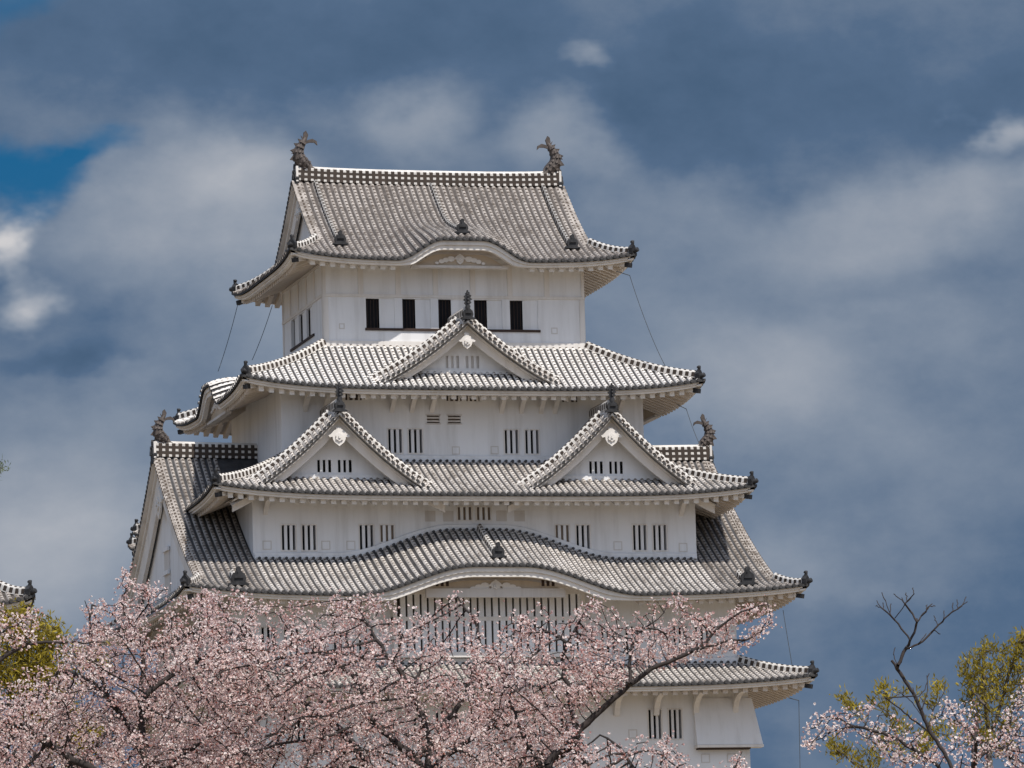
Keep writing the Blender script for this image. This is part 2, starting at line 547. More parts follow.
# ------------------------------------------------------------------ tiled roof
class Roof:
    def __init__(s, keep, og, ox, oy, ix, iy, ze, zt, k=.78, lift=.45, xg=None, yh=None, wallx=0, wally=0,
                 bumps=None, clip=None, old=False, cx=0, cy=0, pitch=.33, thin=1.0, sides='FLRB', bthick=.0, single=False, hs=.8, clean=False, dull=0):
        s.__dict__.update(locals())
        s.bumps = bumps or {}
        s.iri = xg is not None
        s.Df = oy if s.iri else oy - iy
        s.rat = (oy - yh) / (ox - xg) if s.iri else (oy - iy) / (ox - ix)
        s.dh = (oy - yh) if s.iri else (oy - iy)
        s.obj = None

    def len(s, side):
        if side in 'FB':
            return s.Df
        return s.ox - (s.xg if s.iri else s.ix)

    def half(s, side, d):
        d = np.asarray(d, float)
        if side in 'FB':
            return s.ox - np.minimum(d, s.dh) / s.rat
        return s.oy - d * s.rat

    def edge(s, side):
        return s.oy if side in 'FB' else s.ox

    def z(s, side, a, d):
        a, d = np.broadcast_arrays(np.asarray(a, float), np.asarray(d, float))
        df = d if side in 'FB' else d * s.rat
        t = df / s.Df
        zz = s.ze + (s.zt - s.ze) * (s.k * t + (1 - s.k) * t * t)
        th = np.clip(1 - df / s.dh, 0, 1)
        zz = zz + s.lift * np.clip(np.abs(a) / s.half(side, d), 0, 1.05) ** 4.5 * th ** 2.1
        if side in s.bumps:
            B, fade = s.bumps[side]
            zz = zz + B(a) * (1 - sstep(d, fade[0], fade[1]))
        return zz

    def bumpv(s, side, a):
        return s.bumps[side][0](a) if side in s.bumps else np.zeros_like(np.asarray(a, float))

    def P(s, side, a, d, dz=0.0):
        tf = face_tf(side, s.cx, s.cy)
        a, d = np.broadcast_arrays(np.asarray(a, float), np.asarray(d, float))
        x, y, z = tf(a, s.edge(side) - d, s.z(side, a, d) + dz)
        return np.stack(np.broadcast_arrays(x, y, z), -1)

    def dmax(s, side, a):
        a = abs(a)
        L = s.len(side)
        if side in 'FB':
            m = L if a <= (s.xg if s.iri else s.ix) else (s.ox - a) * s.rat
        else:
            m = min(L, (s.oy - a) / s.rat)
        if s.clip:
            m = min(m, s.clip(side, a))
        return m

    def build(s):
        keep, og = s.keep, s.og
        mb = MB()
        rm, pm = (ROLL_WORN_SHADED, PAN_WORN_SHADED) if s.old else (ROLL_CLEAN if s.clean else ROLL, PAN)
        rr = .104 * s.thin
        th = np.linspace(0, PI, 6)
        for side in s.sides:
            L = s.len(side)
            ds = np.linspace(0, L, 15)
            na = 90 if side in s.bumps else 60
            G = np.stack([s.P(side, np.linspace(-1, 1, na) * s.half(side, d), d) for d in ds])
            mb.grid(G, None, 1, True)
            # dark lip of the eave course
            a = np.linspace(-1, 1, na) * s.half(side, 0)
            mb.grid(np.stack([s.P(side, a, -.02, .03), s.P(side, a, -.02, -.09)]), None, 2, False)
            mb.grid(np.stack([s.P(side, a, -.02, -.09), s.P(side, a, .3, -.09)]), None, 2, False)
            nr = int((s.half(side, 0) - .12) / s.pitch)
            for k in range(-nr, nr + 1):
                ac = k * s.pitch
                dm = s.dmax(side, ac)
                if dm < .25:
                    continue
                n = max(3, int(dm / .5) + 2)
                d = np.linspace(-.06, dm, n)
                aa = ac + rr * np.cos(th)
                base = s.z(side, ac, np.maximum(d, 0))
                tf = face_tf(side, s.cx, s.cy)
                X, Y, Z = tf(aa[None, :] + 0 * d[:, None], s.edge(side) - d[:, None] + 0 * aa[None], base[:, None] + rr * 1.15 * np.sin(th)[None] - .015)
                G = np.stack(np.broadcast_arrays(X, Y, Z), -1)
                len_ = np.concatenate([[0], np.cumsum(np.hypot(np.diff(d), np.diff(base)))]) + rng.uniform(0, .06)
                UV = np.stack(np.broadcast_arrays((th / PI)[None], len_[:, None]), -1)
                mb.grid(G, UV, 3 if s.dull and abs(ac) > s.dull and side in 'FB' else 0, True)
                q = np.arange(8) * PI / 4
                mb.poly([tf(ac + (rr - .014) * math.cos(t), s.edge(side) + .075, base[0] + .02 + (rr - .014) * math.sin(t)) for t in q], 2)
        s.obj = mb.build('tiled_roof', [rm, pm, ENDT, ROLL_WORN_SHADED], keep, og)
        s.eaves()
        s.hips()
        return s.obj

    def under(s, side, a, d):
        """underside of the eaves (plastered boards)"""
        ov = (s.oy - s.wally) if side in 'FB' else (s.ox - s.wallx)
        z0 = s.z(side, a, 0)
        f = np.clip(1 - np.asarray(d, float) / ov, 0, 1)
        return s.ze - .36 + .36 * np.asarray(d, float) + (z0 - s.ze) * f

    def eaves(s):
        mb, rb = MB(), MB()
        for side in s.sides:
            tf = face_tf(side, s.cx, s.cy)
            E = s.edge(side)
            ov = (s.oy - s.wally) if side in 'FB' else (s.ox - s.wallx)
            h0 = s.half(side, 0) - .10
            a = np.linspace(-1, 1, 121) * h0
            zt = s.z(side, a, 0)
            bt = np.clip(s.bumpv(side, a) / .3, 0, 1) * s.bthick
            # two stepped boards
            top = list(zip(a, zt - .092))
            mb.band(tf, top, list(zip(a, zt - .20 - bt * .45)), E - .10, E - .30)
            mb.band(tf, list(zip(a, zt - .203 - bt * .45)), list(zip(a, zt - .30 - bt)), E - .19, E - .42)
            ds = np.linspace(.34, ov + .25, 8)
            G = []
            for d in ds:
                lim = h0 - d
                aa = np.linspace(-1, 1, 81) * max(lim, .1)
                X, Y, Z = tf(aa, E - d + 0 * aa, s.under(side, aa, d))
                G.append(np.stack(np.broadcast_arrays(X, Y, Z), -1))
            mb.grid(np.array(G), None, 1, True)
            nr = int((s.half(side, 0) - .55) / .5)
            for k in range(-nr, nr + 1):
                ac = k * .5
                if float(s.bumpv(side, ac)) > .03:
                    continue
                de = min(ov + .2, s.half(side, 0) - abs(ac) - .15)
                if de < .6:
                    continue
                own = s.single and side == 'F'
                wb = MB() if own else rb
                c = []
                for d, h in ((.44, .28), (de, .20)):
                    zz = float(s.under(side, ac, d))
                    c += [tf(ac - .12, E - d, zz + .02), tf(ac + .12, E - d, zz + .02), tf(ac + .12, E - d, zz - h), tf(ac - .12, E - d, zz - h)]
                i = wb.pts(c)
                for q in ((0, 1, 2, 3), (4, 5, 6, 7), (0, 1, 5, 4), (1, 2, 6, 5), (2, 3, 7, 6), (3, 0, 4, 7)):
                    wb.face(tuple(i + j for j in q))
                if own:
                    wb.build('rafter', PLASTER_TRIM, s.obj, s.og)
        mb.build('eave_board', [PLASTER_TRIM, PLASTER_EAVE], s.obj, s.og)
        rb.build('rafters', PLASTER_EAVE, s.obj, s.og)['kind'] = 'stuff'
        # hip rafters with dark end caps
        for sx in (-1, 1):
            for sy in (-1, 1):
                hb = MB()
                c0 = np.array([s.cx + sx * (s.ox - .40), s.cy + sy * (s.oy - .40), s.ze + s.lift - .58])
                c1 = np.array([s.cx + sx * s.wallx, s.cy + sy * s.wally, s.ze - .45 + .36 * (s.oy - s.wally)])
                pth = [c0 + (c1 - c0) * t for t in (0, .35, .7, 1)]
                hb.sweep(pth, [(-.10, -.06), (.10, -.06), (.10, .14), (-.10, .14)])
                e = c0 + (c0 - c1) / np.linalg.norm(c0 - c1) * .24
                hb.sweep([c0 - (c0 - c1) * .03, e], [(-.11, -.07), (.11, -.07), (.11, .145), (-.11, .145)], 1)
                hb.build('hip_rafter', [PLASTER_TRIM, ONI], s.obj, s.og)

    SECT = [(-.17, -.06), (-.16, .24), (-.13, .30), (-.05, .40), (.05, .40), (.13, .30), (.16, .24), (.17, -.06)]
    SV = [0, .78, .86, 1, 1, .86, .78, 0]

    def hips(s):
        for sx in (-1, 1):
            for sy in (-1, 1):
                if (sy > 0 and 'B' not in s.sides):
                    continue
                side = 'F' if sy < 0 else 'B'
                d = np.linspace(.22, s.dh, 14)
                a = s.half(side, d) * (sx if side == 'F' else -sx)
                path = s.P(side, a, d, .05)
                mb = MB()
                mb.sweep(path, [(x * s.hs, y * s.hs) for x, y in Roof.SECT], 0, Roof.SV)
                corner_horn(mb, s.P(side, a[0], .14, .10), sx, sy, .54, 1)
                mb.build('hip_ridge', [LADDER, ONI], s.obj, s.og)

    def slope_ridge(s, side, a, d0, d1, oni=True, sc=1.0):
        mb = MB()
        d = np.linspace(d0, d1, 16)
        mb.sweep(s.P(side, a + 0 * d, d, .06), [(x * (.62 if s.old else .8), y * (.55 if s.old else .7)) for x, y in Roof.SECT], 0, Roof.SV)
        if oni:
            p = s.P(side, a, d0, 0)
            oni_shape(mb, face_tf(side, s.cx, s.cy), a, s.edge(side) - d0 + .22, float(p[2]) + .03, .62 * sc, .62 * sc, 1)
        mb.build('descending_ridge', [LADDER_OLD if s.old else LADDER, ONI], s.obj, s.og)

    def main_ridge(s, xe, h=.65):
        mb = MB()
        x = np.linspace(-xe, xe, 40)
        zz = s.zt - .05 + .12 * (np.abs(x) / xe) ** 3
        path = np.stack([s.cx + x, s.cy + 0 * x, zz], -1)
        mb.sweep(path, [(-.26, -.1), (-.24, h - .10), (-.16, h - .04), (-.07, h + .04), (.07, h + .04), (.16, h - .04), (.24, h - .10), (.26, -.1)],
                 0, [0, .84, .90, 1, 1, .90, .84, 0])
        for sg, side in ((-1, 'L'), (1, 'R')):
            oni_shape(mb, face_tf(side, s.cx, s.cy), 0, xe + .16, s.zt - .35, .62, 1.0, 1)
            tf = face_tf(side, s.cx, s.cy)
            mb.box(tf, -.27, .27, xe - .02, xe + .09, s.zt - .1, s.zt + h + .06, 2)
        mb.build('main_ridge', [LADDER3, ONI, PLASTER_TRIM], s.obj, s.og)

    def gable_end(s, side, board=.85, win=False, pend=.8):
        """the two triangular ends of the hip-and-gable roof"""
        tf = face_tf(side, s.cx, s.cy)
        ys = np.linspace(-s.yh, s.yh, 61)
        f = lambda y: s.z('F', 0 * np.asarray(y), s.oy - np.abs(y)) - (s.bumps['F'][0](0 * np.asarray(y)) * (1 - sstep(s.oy - np.abs(y), *s.bumps['F'][1])) if 'F' in s.bumps else 0)
        zz = f(ys)
        base = float(f(np.array([s.yh]))[0]) - .45
        mb = MB()
        lo = np.maximum(zz - .25, base + .02)
        mb.band(tf, list(zip(ys, lo)), list(zip(ys, 0 * ys + base)), s.xg - .55, s.xg - .75)
        if win:
            g = MB()
            g.box(tf, -.62, .62, s.xg - .50, s.xg - .545, base + .7, base + 3.1)
            for k in range(3):
                g.box(tf, -.70, .70, s.xg - .40, s.xg - .50, base + .6 + k * 1.15, base + .8 + k * 1.15, 1)
            g.build('gable_louvre', [PLASTER_OLD, PLASTER], s.obj, s.og)
        mb.build('gable_wall', PLASTER, s.obj, s.og)
        mb = MB()
        for sg in (-1, 1):
            y = np.linspace(0, s.yh + .2, 31)
            zt = f(y) - .16
            mb.band(tf, list(zip(sg * y, zt)), list(zip(sg * y, zt - board * (1 - .25 * y / s.yh))), s.xg - .22, s.xg - .40)
            mb.band(tf, list(zip(sg * y, zt + .10)), list(zip(sg * y, zt - .24)), s.xg - .12, s.xg - .215)
        mb.build('bargeboard', PLASTER_TRIM, s.obj, s.og)
        mb = MB()
        pendant(mb, tf, 0, s.xg - .22, s.zt - board - .55, pend)
        mb.build('gable_pendant', PLASTER_TRIM, s.obj, s.og)
        mb = MB()
        s.verge_rolls(mb, tf, f, s.yh + .1, s.xg + .10)
        mb.build('verge_tiles', [ROLL_WORN_SHADED if s.old or s.dull else ROLL, PAN, ENDT, PLASTER_TRIM], s.obj, s.og)

    def verge_rolls(s, mb, tf, f, ymax, v1):
        verge(mb, tf, f, ymax, v1, 0, .36, 0, .06)


def verge(mb, tf, f, umax, v1, uc=0.0, length=.62, umin=.0, drop=.0):
    """short cover tiles laid across a gable edge, their round ends facing out"""
    th = np.linspace(0, PI, 6)
    for sg in (-1, 1):
        u = .16
        us = np.linspace(umin, umax, 30)
        zz = f(us)
        mb.band(tf, list(zip(uc + sg * us, zz + .03 - drop)), list(zip(uc + sg * us, zz - .06 - drop)), v1 - .02, v1 - length, 3)
        while u < umax:
            z = float(f(np.array([u]))[0])
            sl = float(f(np.array([u + .05]))[0] - z) / .05
            G, UV = [], []
            for v, dz in ((v1 + .04, drop), (v1 - length * .35, drop * .72), (v1 - length, 0.0)):
                G.append([tf(uc + sg * (u + .105 * math.cos(t)), v, z - dz + sl * .105 * math.cos(t) + .15 * math.sin(t)) for t in th])
                UV.append([(t / PI, v) for t in th])
            mb.grid(np.array(G), np.array(UV), 0, True)
            q = np.arange(8) * PI / 4
            mb.poly([tf(uc + sg * (u + .085 * math.cos(t)), v1 + .045, z - drop + .045 + .085 * math.sin(t)) for t in q], 2)
            u += .30 / math.hypot(1, sl)


# ------------------------------------------------------------------ walls and windows
def wall_side(mb, tf, v, u0, u1, z0, z1, holes, depth=.35):
    us = sorted({u0, u1, *[h[0] for h in holes], *[h[1] for h in holes]})
    zs = sorted({z0, z1, *[h[2] for h in holes], *[h[3] for h in holes]})
    for i in range(len(us) - 1):
        for j in range(len(zs) - 1):
            cu, cz = (us[i] + us[i + 1]) / 2, (zs[j] + zs[j + 1]) / 2
            if any(h[0] < cu < h[1] and h[2] < cz < h[3] for h in holes):
                continue
            mb.poly([tf(us[i], v, zs[j]), tf(us[i + 1], v, zs[j]), tf(us[i + 1], v, zs[j + 1]), tf(us[i], v, zs[j + 1])])
    for a, b, c, d in holes:
        for p, q in (((a, c), (b, c)), ((b, c), (b, d)), ((b, d), (a, d)), ((a, d), (a, c))):
            mb.poly([tf(p[0], v, p[1]), tf(q[0], v, q[1]), tf(q[0], v - depth, q[1]), tf(p[0], v - depth, p[1])])


def slit_window(keep, og, tf, v, h, closed=False, slits=3, depth=.35):
    a, b, c, d = h
    dp = .12 if closed else depth
    mb = MB()
    mb.box(tf, a - .02, b + .02, v - dp, v - dp - .05, c - .02, d + .02)
    o = mb.build('window', BOARD if closed else DARK, keep, og)
    nb = slits - 1
    sw = .125
    bw = ((b - a) - slits * sw) / nb
    g = MB()
    for k in range(nb):
        u = a + sw + k * (sw + bw)
        g.box(tf, u, u + bw, v - .015, v - .11, c + .001, d - .001)
    g.build('lattice_bars', PLASTER, o, og)
    f = MB()
    f.box(tf, a - .07, b + .07, v + .025, v - .02, d, d + .06)
    f.box(tf, a - .07, b + .07, v + .03, v - .02, c - .06, c)
    for u in (a - .07, b + .001):
        f.box(tf, u, u + .069, v + .02, v - .02, c, d)
    f.build('frame', PLASTER_TRIM, o, og)


def loophole(keep, og, tf, v, u, z, s=.24, m=None):
    mb = MB()
    for q in ((-s, s, s - .05, s), (-s, s, -s, -s + .05), (-s, -s + .05, -s + .05, s - .05), (s - .05, s, -s + .05, s - .05)):
        mb.box(tf, u + q[0], u + q[1], v + .012, v - .02, z + q[2], z + q[3])
    mb.box(tf, u - s + .05, u + s - .05, v + .006, v - .02, z - s + .05, z + s - .05, 1)
    mb.build('loophole', [PLASTER_OLD, m or PLASTER], keep, og)


def storey(keep, og, wx, wy, z0, z1, holesF=(), holesL=(), holesR=()):
    mb = MB()
    for side, W, V, H in (('F', wx, wy, holesF), ('B', wx, wy, ()), ('L', wy, wx, holesL), ('R', wy, wx, holesR)):
        wall_side(mb, face_tf(side), V, -W, W, z0, z1, list(H))
    return mb.build('storey_wall', PLASTER, keep, og)


# ------------------------------------------------------------------ dormer gables
def dormer(keep, og, uc, vf, vb, za, zf, w, tymp_back, base_z, board, pend, closed):
    tf = face_tf('F')
    DROP = .30
    f = lambda u: zf + (za - zf) * (.62 * (1 - np.abs(u) / w) + .38 * (1 - np.abs(u) / w) ** 2)
    mb = MB()
    u = np.linspace(0, w, 16)
    th = np.linspace(0, PI, 6)
    for sg in (-1, 1):
        G = np.stack([np.stack(np.broadcast_arrays(*tf(uc + sg * u, v + 0 * u, f(u))), -1) for v in (vf - .55, vb)])
        mb.grid(G, None, 1)
        G = np.stack([np.stack(np.broadcast_arrays(*tf(uc + sg * u, v + 0 * u, f(u) - .22 - (DROP if v > vf - .5 else 0))), -1) for v in (vf - .1, vf - .75, vb)])
        mb.grid(G, None, 3)
        v = vf - .95
        L = np.concatenate([[0], np.cumsum(np.hypot(np.diff(u), np.diff(f(u))))])
        while v > vb:
            G = np.stack([np.stack(np.broadcast_arrays(*tf(uc + sg * u, v + .112 * math.cos(t), f(u) + .13 * math.sin(t))), -1) for t in th])
            UV = np.stack(np.broadcast_arrays((th / PI)[:, None], L[None]), -1)
            mb.grid(G, UV, 0)
            v -= .33
    root = mb.build('dormer_gable', [ROLL, PAN, ENDT, PLASTER_TRIM], keep, og)
    mb = MB()
    verge(mb, tf, f, w - .1, vf, uc, .62, 0, DROP)
    mb.build('verge_tiles', [ROLL, PAN, ENDT, PLASTER_TRIM], root, og)
    for sg in (-1, 1):
        mb = MB()
        us = np.linspace(.25, w - .35, 18)
        path = np.stack(np.broadcast_arrays(*tf(uc + sg * us, vf - .82, f(us) + .05)), -1)
        mb.sweep(path, [(x * .75, y * .72) for x, y in Roof.SECT], 0, Roof.SV)
        corner_horn(mb, tf(uc + sg * (w - .3), vf - .82, float(f(np.array(w - .35)))), sg, 0, .35, 1)
        mb.build('descending_ridge', [LADDER, ONI], root, og)
    mb = MB()
    path = [tf(uc, v, za + .02) for v in np.linspace(vf - .15, vb, 6)]
    mb.sweep(path, [(x * 1.1, y * 1.05) for x, y in Roof.SECT], 0, Roof.SV)
    mb.build('ridge', [LADDER], root, og)
    mb = MB()
    finial(mb, tf, uc, vf + .12, za + .02, 1.2)
    mb.build('ridge_finial', ONI, root, og)
    # face
    vt = vf - tymp_back
    ut = np.linspace(-w, w, 61)
    zt = f(ut) - .2
    keepm = zt > base_z + .05
    ut, zt = ut[keepm], zt[keepm]
    hs = [(.17, .84), (-.84, -.17)]
    wz0, wz1 = base_z + .42, base_z + 1.02
    mb = MB()
    # triangular wall in vertical strips, leaving the window openings
    cuts = sorted(set(list(np.linspace(ut[0], ut[-1], 41)) + [h for q in hs for h in q]))
    for a, b in zip(cuts[:-1], cuts[1:]):
        m_ = (a + b) / 2
        ta, tb = float(f(np.array(a))) - .2, float(f(np.array(b))) - .2
        if any(h[0] < m_ < h[1] for h in hs):
            mb.poly([tf(uc + a, vt, base_z - .4), tf(uc + b, vt, base_z - .4), tf(uc + b, vt, wz0), tf(uc + a, vt, wz0)])
            mb.poly([tf(uc + a, vt, wz1), tf(uc + b, vt, wz1), tf(uc + b, vt, tb), tf(uc + a, vt, ta)])
        else:
            mb.poly([tf(uc + a, vt, base_z - .4), tf(uc + b, vt, base_z - .4), tf(uc + b, vt, tb), tf(uc + a, vt, ta)])
    wb = .5 * (w * .62)
    mb.box(tf, uc - w * .60, uc + w * .60, vt + .12, vt - .05, base_z - .3, base_z + .30)
    mb.build('gable_wall', PLASTER, root, og)
    for h in hs:
        g = MB()
        a, b = h
        g.box(tf, uc + a - .02, uc + b + .02, vt - .25 if not closed else vt - .08, vt - .3, wz0 - .02, wz1 + .02, 0)
        for k in range(2):
            u0 = a + .13 + k * .268
            g.box(tf, uc + u0, uc + u0 + .14, vt - .01, vt - .07, wz0, wz1, 1)
        g.build('gable_window', [PLASTER_OLD if closed else DARK, PLASTER], root, og)
    mb = MB()
    for sg in (-1, 1):
        u = np.linspace(0, w - .15, 26)
        zt = f(u) - .10 - DROP * .8
        mb.band(tf, list(zip(uc + sg * u, zt)), list(zip(uc + sg * u, zt - board * (1 - .35 * u / w))), vf - .58, vf - .72)
        mb.band(tf, list(zip(uc + sg * u, zt + .04)), list(zip(uc + sg * u, zt - .14)), vf - .46, vf - .575)
    mb.build('bargeboard', PLASTER_TRIM, root, og)
    mb = MB()
    pendant(mb, tf, uc, vf - .34, za - board - .62, pend)
    mb.prism(tf, [(uc - .12, za - board - .7), (uc + .12, za - board - .7), (uc + .12, za - board - .2), (uc - .12, za - board - .2)], vf - .335, vf - .6)
    mb.build('gable_pendant', PLASTER_TRIM, root, og)
    # lime packing where the gable meets the skirt of tiles
    return root


def fish(keep, og, x, y, z, inward, s=1.0):
    """tail-up fish on the ridge end; inward = +1 when the tail curls to +x"""
    tf = lambda u, v, zz: (x + inward * u * s, y - v * s, z + zz * s)
    mb = MB()
    sp = np.array([(.42, .00), (.22, .16), (.0, .34), (-.16, .58), (-.20, .86), (-.12, 1.12), (.02, 1.36), (.14, 1.56), (.20, 1.68)])
    wd = np.array([.20, .32, .36, .34, .29, .24, .18, .12, .08])
    dp = np.array([.22, .32, .37, .34, .28, .22, .16, .11, .06])
    T = np.gradient(sp, axis=0)
    T /= np.linalg.norm(T, axis=1)[:, None]
    th = np.arange(10) * 2 * PI / 10
    G = []
    for (px, pz), t, a, b in zip(sp, T, wd, dp):
        G.append([tf(px - t[1] * a * math.cos(q), b * math.sin(q), pz + t[0] * a * math.cos(q)) for q in th])
    i = mb.n
    mb.grid(np.array(G), None, 0, True, True)
    mb.face(tuple(range(i, i + 10)))
    # open jaw and base
    mb.prism(tf, [(-.10, -.12), (.55, -.12), (.66, .02), (.45, .12), (.20, .20), (-.20, .5), (-.26, .3)], -.2, .2)
    # tail fan, back fins, breast fins
    for o in ([(.12, 1.50), (.26, 1.56), (.34, 1.82), (.22, 2.05), (.10, 1.96), (.06, 1.72)],
              [(.16, 1.46), (.32, 1.56), (.56, 1.62), (.78, 1.50), (.82, 1.28), (.66, 1.42), (.42, 1.42), (.22, 1.36)],
              [(-.26, .62), (-.44, .84), (-.58, .80), (-.50, .92), (-.62, .98), (-.36, 1.08), (-.22, .98)],
              [(-.22, .98), (-.40, 1.14), (-.30, 1.20), (-.30, 1.32), (-.08, 1.28)],
              [(-.10, 1.24), (-.20, 1.40), (-.06, 1.46), (.04, 1.42)]):
        mb.prism(tf, o, -.055, .055)
    back = []
    for k in range(1, len(sp) - 1):
        nx, nz = -T[k][1], T[k][0]
        back += [(sp[k][0] + nx * dp[k] * .8 - T[k][0] * .06, sp[k][1] + nz * dp[k] * .8 - T[k][1] * .06),
                 (sp[k][0] + nx * (dp[k] + .17) + T[k][0] * .10, sp[k][1] + nz * (dp[k] + .17) + T[k][1] * .10)]
    inner = [(sp[k][0], sp[k][1]) for k in range(len(sp) - 2, 0, -1)]
    mb.prism(tf, back + inner, -.04, .04)
    for k in range(1, 7):
        for q in (.9, 2.2, -.9, -2.2, 1.57, -1.57):
            c = (sp[k][0] - T[k][1] * dp[k] * math.cos(q), wd[k] * math.sin(q), sp[k][1] + T[k][0] * dp[k] * math.cos(q))
            mb.tube([tf(*c), tf(c[0] + T[k][0] * .10 - T[k][1] * .05 * math.cos(q), c[1] * 1.22, c[2] + T[k][1] * .10 + T[k][0] * .05 * math.cos(q))], [.09, .02], 0, 4)
    for sg in (-1, 1):
        mb.prism(lambda u, v, zz: tf(u, sg * v, zz), [(-.05, .55), (-.30, .72), (-.42, .62), (-.30, .50), (-.12, .42)], .24, .34)
    mb.build('fish_ornament', FISH, keep, og)


def kara_face(roof, side, halfw, zbeam, back, carve=1.0, slots=False, beam=.42):
    """infill and carving below a curved (karahafu) stretch of eave"""
    tf = face_tf(side)
    E = roof.edge(side)
    a = np.linspace(-halfw, halfw, 61)
    zt = roof.z(side, a, 0) - .62
    k = zt > zbeam + .02
    a, zt = a[k], zt[k]
    mb = MB()
    mb.band(tf, list(zip(a, zt)), list(zip(a, 0 * a + zbeam)), E - back, E - back - .15)
    mb.box(tf, a[0] - .25, a[-1] + .25, E - back + .12, E - back - .2, zbeam - beam, zbeam + .001, 1)
    mb.build('curved_gable_panel', [PANEL, PLASTER_OLD], roof.obj, roof.og)
    mb = MB()
    scrolls(mb, tf, 0, E - back + .0, float(zt.max()) - .30 * carve, carve)
    mb.build('gable_carving', PLASTER_TRIM, roof.obj, roof.og)
    if slots:
        for sg in (-1, 1):
            for q in range(3):
                u = sg * (2.35 + q * .25)
                mb = MB()
                mb.box(tf, u - .07, u + .07, E - back + .01, E - back - .02, zbeam + .12, zbeam + .46)
                mb.build('vent_slot', WOOD, roof.obj, roof.og)


# ------------------------------------------------------------------ the keep
OG = np.array([0.0, 0.0, 17.4])
keep = empty('castle_keep', OG, 'white five-roofed castle keep with curved grey tiled roofs and triangular gables', 'castle')
F, Lf, Rt = face_tf('F'), face_tf('L'), face_tf('R')

kara5 = lambda a: 1.04 * (.5 + .5 * np.cos(PI * np.clip((np.abs(np.asarray(a, float)) - .95) / 2.45, 0, 1)))
kara4 = lambda a: 1.2 * (.5 + .5 * np.cos(PI * np.clip((np.abs(np.asarray(a, float)) - .5) / 2.2, 0, 1)))
kara2 = lambda a: 1.40 * (.5 + .5 * np.cos(PI * np.clip((np.abs(np.asarray(a, float)) - 1.1) / 6.0, 0, 1)))

# storeys, top to bottom
W6x, W6y = 6.6, 4.55
win6 = (-4.47, 4.27, 40.93, 42.40)
win6L = (-2.75, 2.45, 40.95, 42.40)
storey(keep, OG, W6x, W6y, 39.2, 44.9, [win6], [win6L], [win6L])
storey(keep, OG, 9.10, 5.80, 33.2, 38.4,
       [(-3.81, -3.14, 34.62, 35.78), (-2.79, -2.12, 34.62, 35.78), (2.03, 2.70, 34.62, 35.78), (3.07, 3.74, 34.62, 35.78),
        (-1.86, -1.22, 36.08, 36.46), (-.80, -.16, 36.08, 36.46)])
h3 = [(-9.62, -8.96, 29.65, 30.85), (-8.62, -7.96, 29.65, 30.85), (-5.80, -5.14, 29.65, 30.86), (-4.78, -4.12, 30.05, 30.86),
      (3.94, 4.60, 30.05, 30.88), (4.98, 5.64, 29.67, 30.88), (7.84, 8.50, 29.67, 30.9), (8.86, 9.52, 29.67, 30.9),
      (-.92, -.25, 31.12, 31.75), (.03, .70, 31.12, 31.75)]
storey(keep, OG, 11.03, 7.70, 28.0, 33.0, h3)
h2 = [(s * c - .34, s * c + .34, 24.45, 25.80) for s in (-1, 1) for c in (5.98, 7.2, 9.6, 10.7)]
storey(keep, OG, 12.45, 9.20, 23.0, 28.2, h2)
h1 = [(s * c - .31, s * c + .31, 20.36, 21.76) for s in (-1, 1) for c in (2.4, 3.5, 8.12, 9.14)]
storey(keep, OG, 12.85, 9.45, 17.4, 23.6, h1)

# sixth-floor window band: posts, shutters, dark openings
def band(tf, v, win, starts, wd, gapw):
    a, b, c, d = win
    g = MB()
    g.box(tf, a - .02, b + .02, v - .2, v - .25, c - .02, d + .02)
    o = g.build('window', DARK, keep, OG)
    for k, u in enumerate(starts):
        nxt = starts[k + 1] if k + 1 < len(starts) else b
        g = MB()
        g.box(tf, u + wd, min(u + wd + gapw, b), v - .06, v - .10, c, d)
        g.build('shutter', PLASTER, o, OG)
        if u + wd + gapw < b - .02:
            g = MB()
            g.box(tf, u + wd + gapw, nxt, v - .004, v - .12, c + .001, d - .001)
            g.build('window_post', PLASTER, o, OG)
        for q in range(4):
            uu = u + wd * (q + .5) / 4
            g = MB()
            g.box(tf, uu - .010, uu + .010, v - .15, v - .17, c, d)
            g.build('window_bar', WOOD, o, OG)
    f = MB()
    f.box(tf, a - .06, b + .06, v + .07, v - .05, c - .12, c - .002)
    f.build('sill', WOOD, o, OG)


band(F, W6y, win6, [-4.45 + 1.815 * k for k in range(5)], .66, .76)
band(Lf, W6x, win6L, [-2.75 + 1.75 * k for k in range(3)], .62, .70)
band(Rt, W6x, win6L, [-2.75 + 1.75 * k for k in range(3)], .62, .70)
mb = MB()
for side, W, V in (('F', W6x, W6y), ('L', W6y, W6x), ('R', W6y, W6x), ('B', W6x, W6y)):
    tf = face_tf(side)
    mb.box(tf, -W - .02, W + .02, V + .06, V - .02, 42.46, 42.60)
    mb.box(tf, -W - .02, W + .02, V + .05, V - .02, 44.02, 44.16)
    mb.box(tf, -W - .02, W + .02, V + .07, V - .02, 39.9, 40.28)
    n = 7 if side in 'FB' else 5
    for k in range(n + 1):
        u = -W + 2 * W * k / n
        u0, u1 = max(u - .13, -W), min(u + .13, W)
        mb.box(tf, u0, u1, V + .045, V - .02, 42.602, 44.018)
    for sg in (-1, 1):
        mb.box(tf, sg * W - .24 if sg > 0 else -W, W if sg > 0 else -W + .24, V + .04, V - .02, 40.282, 42.458)
mb.build('wall_trim', PLASTER_TRIM, keep, OG)

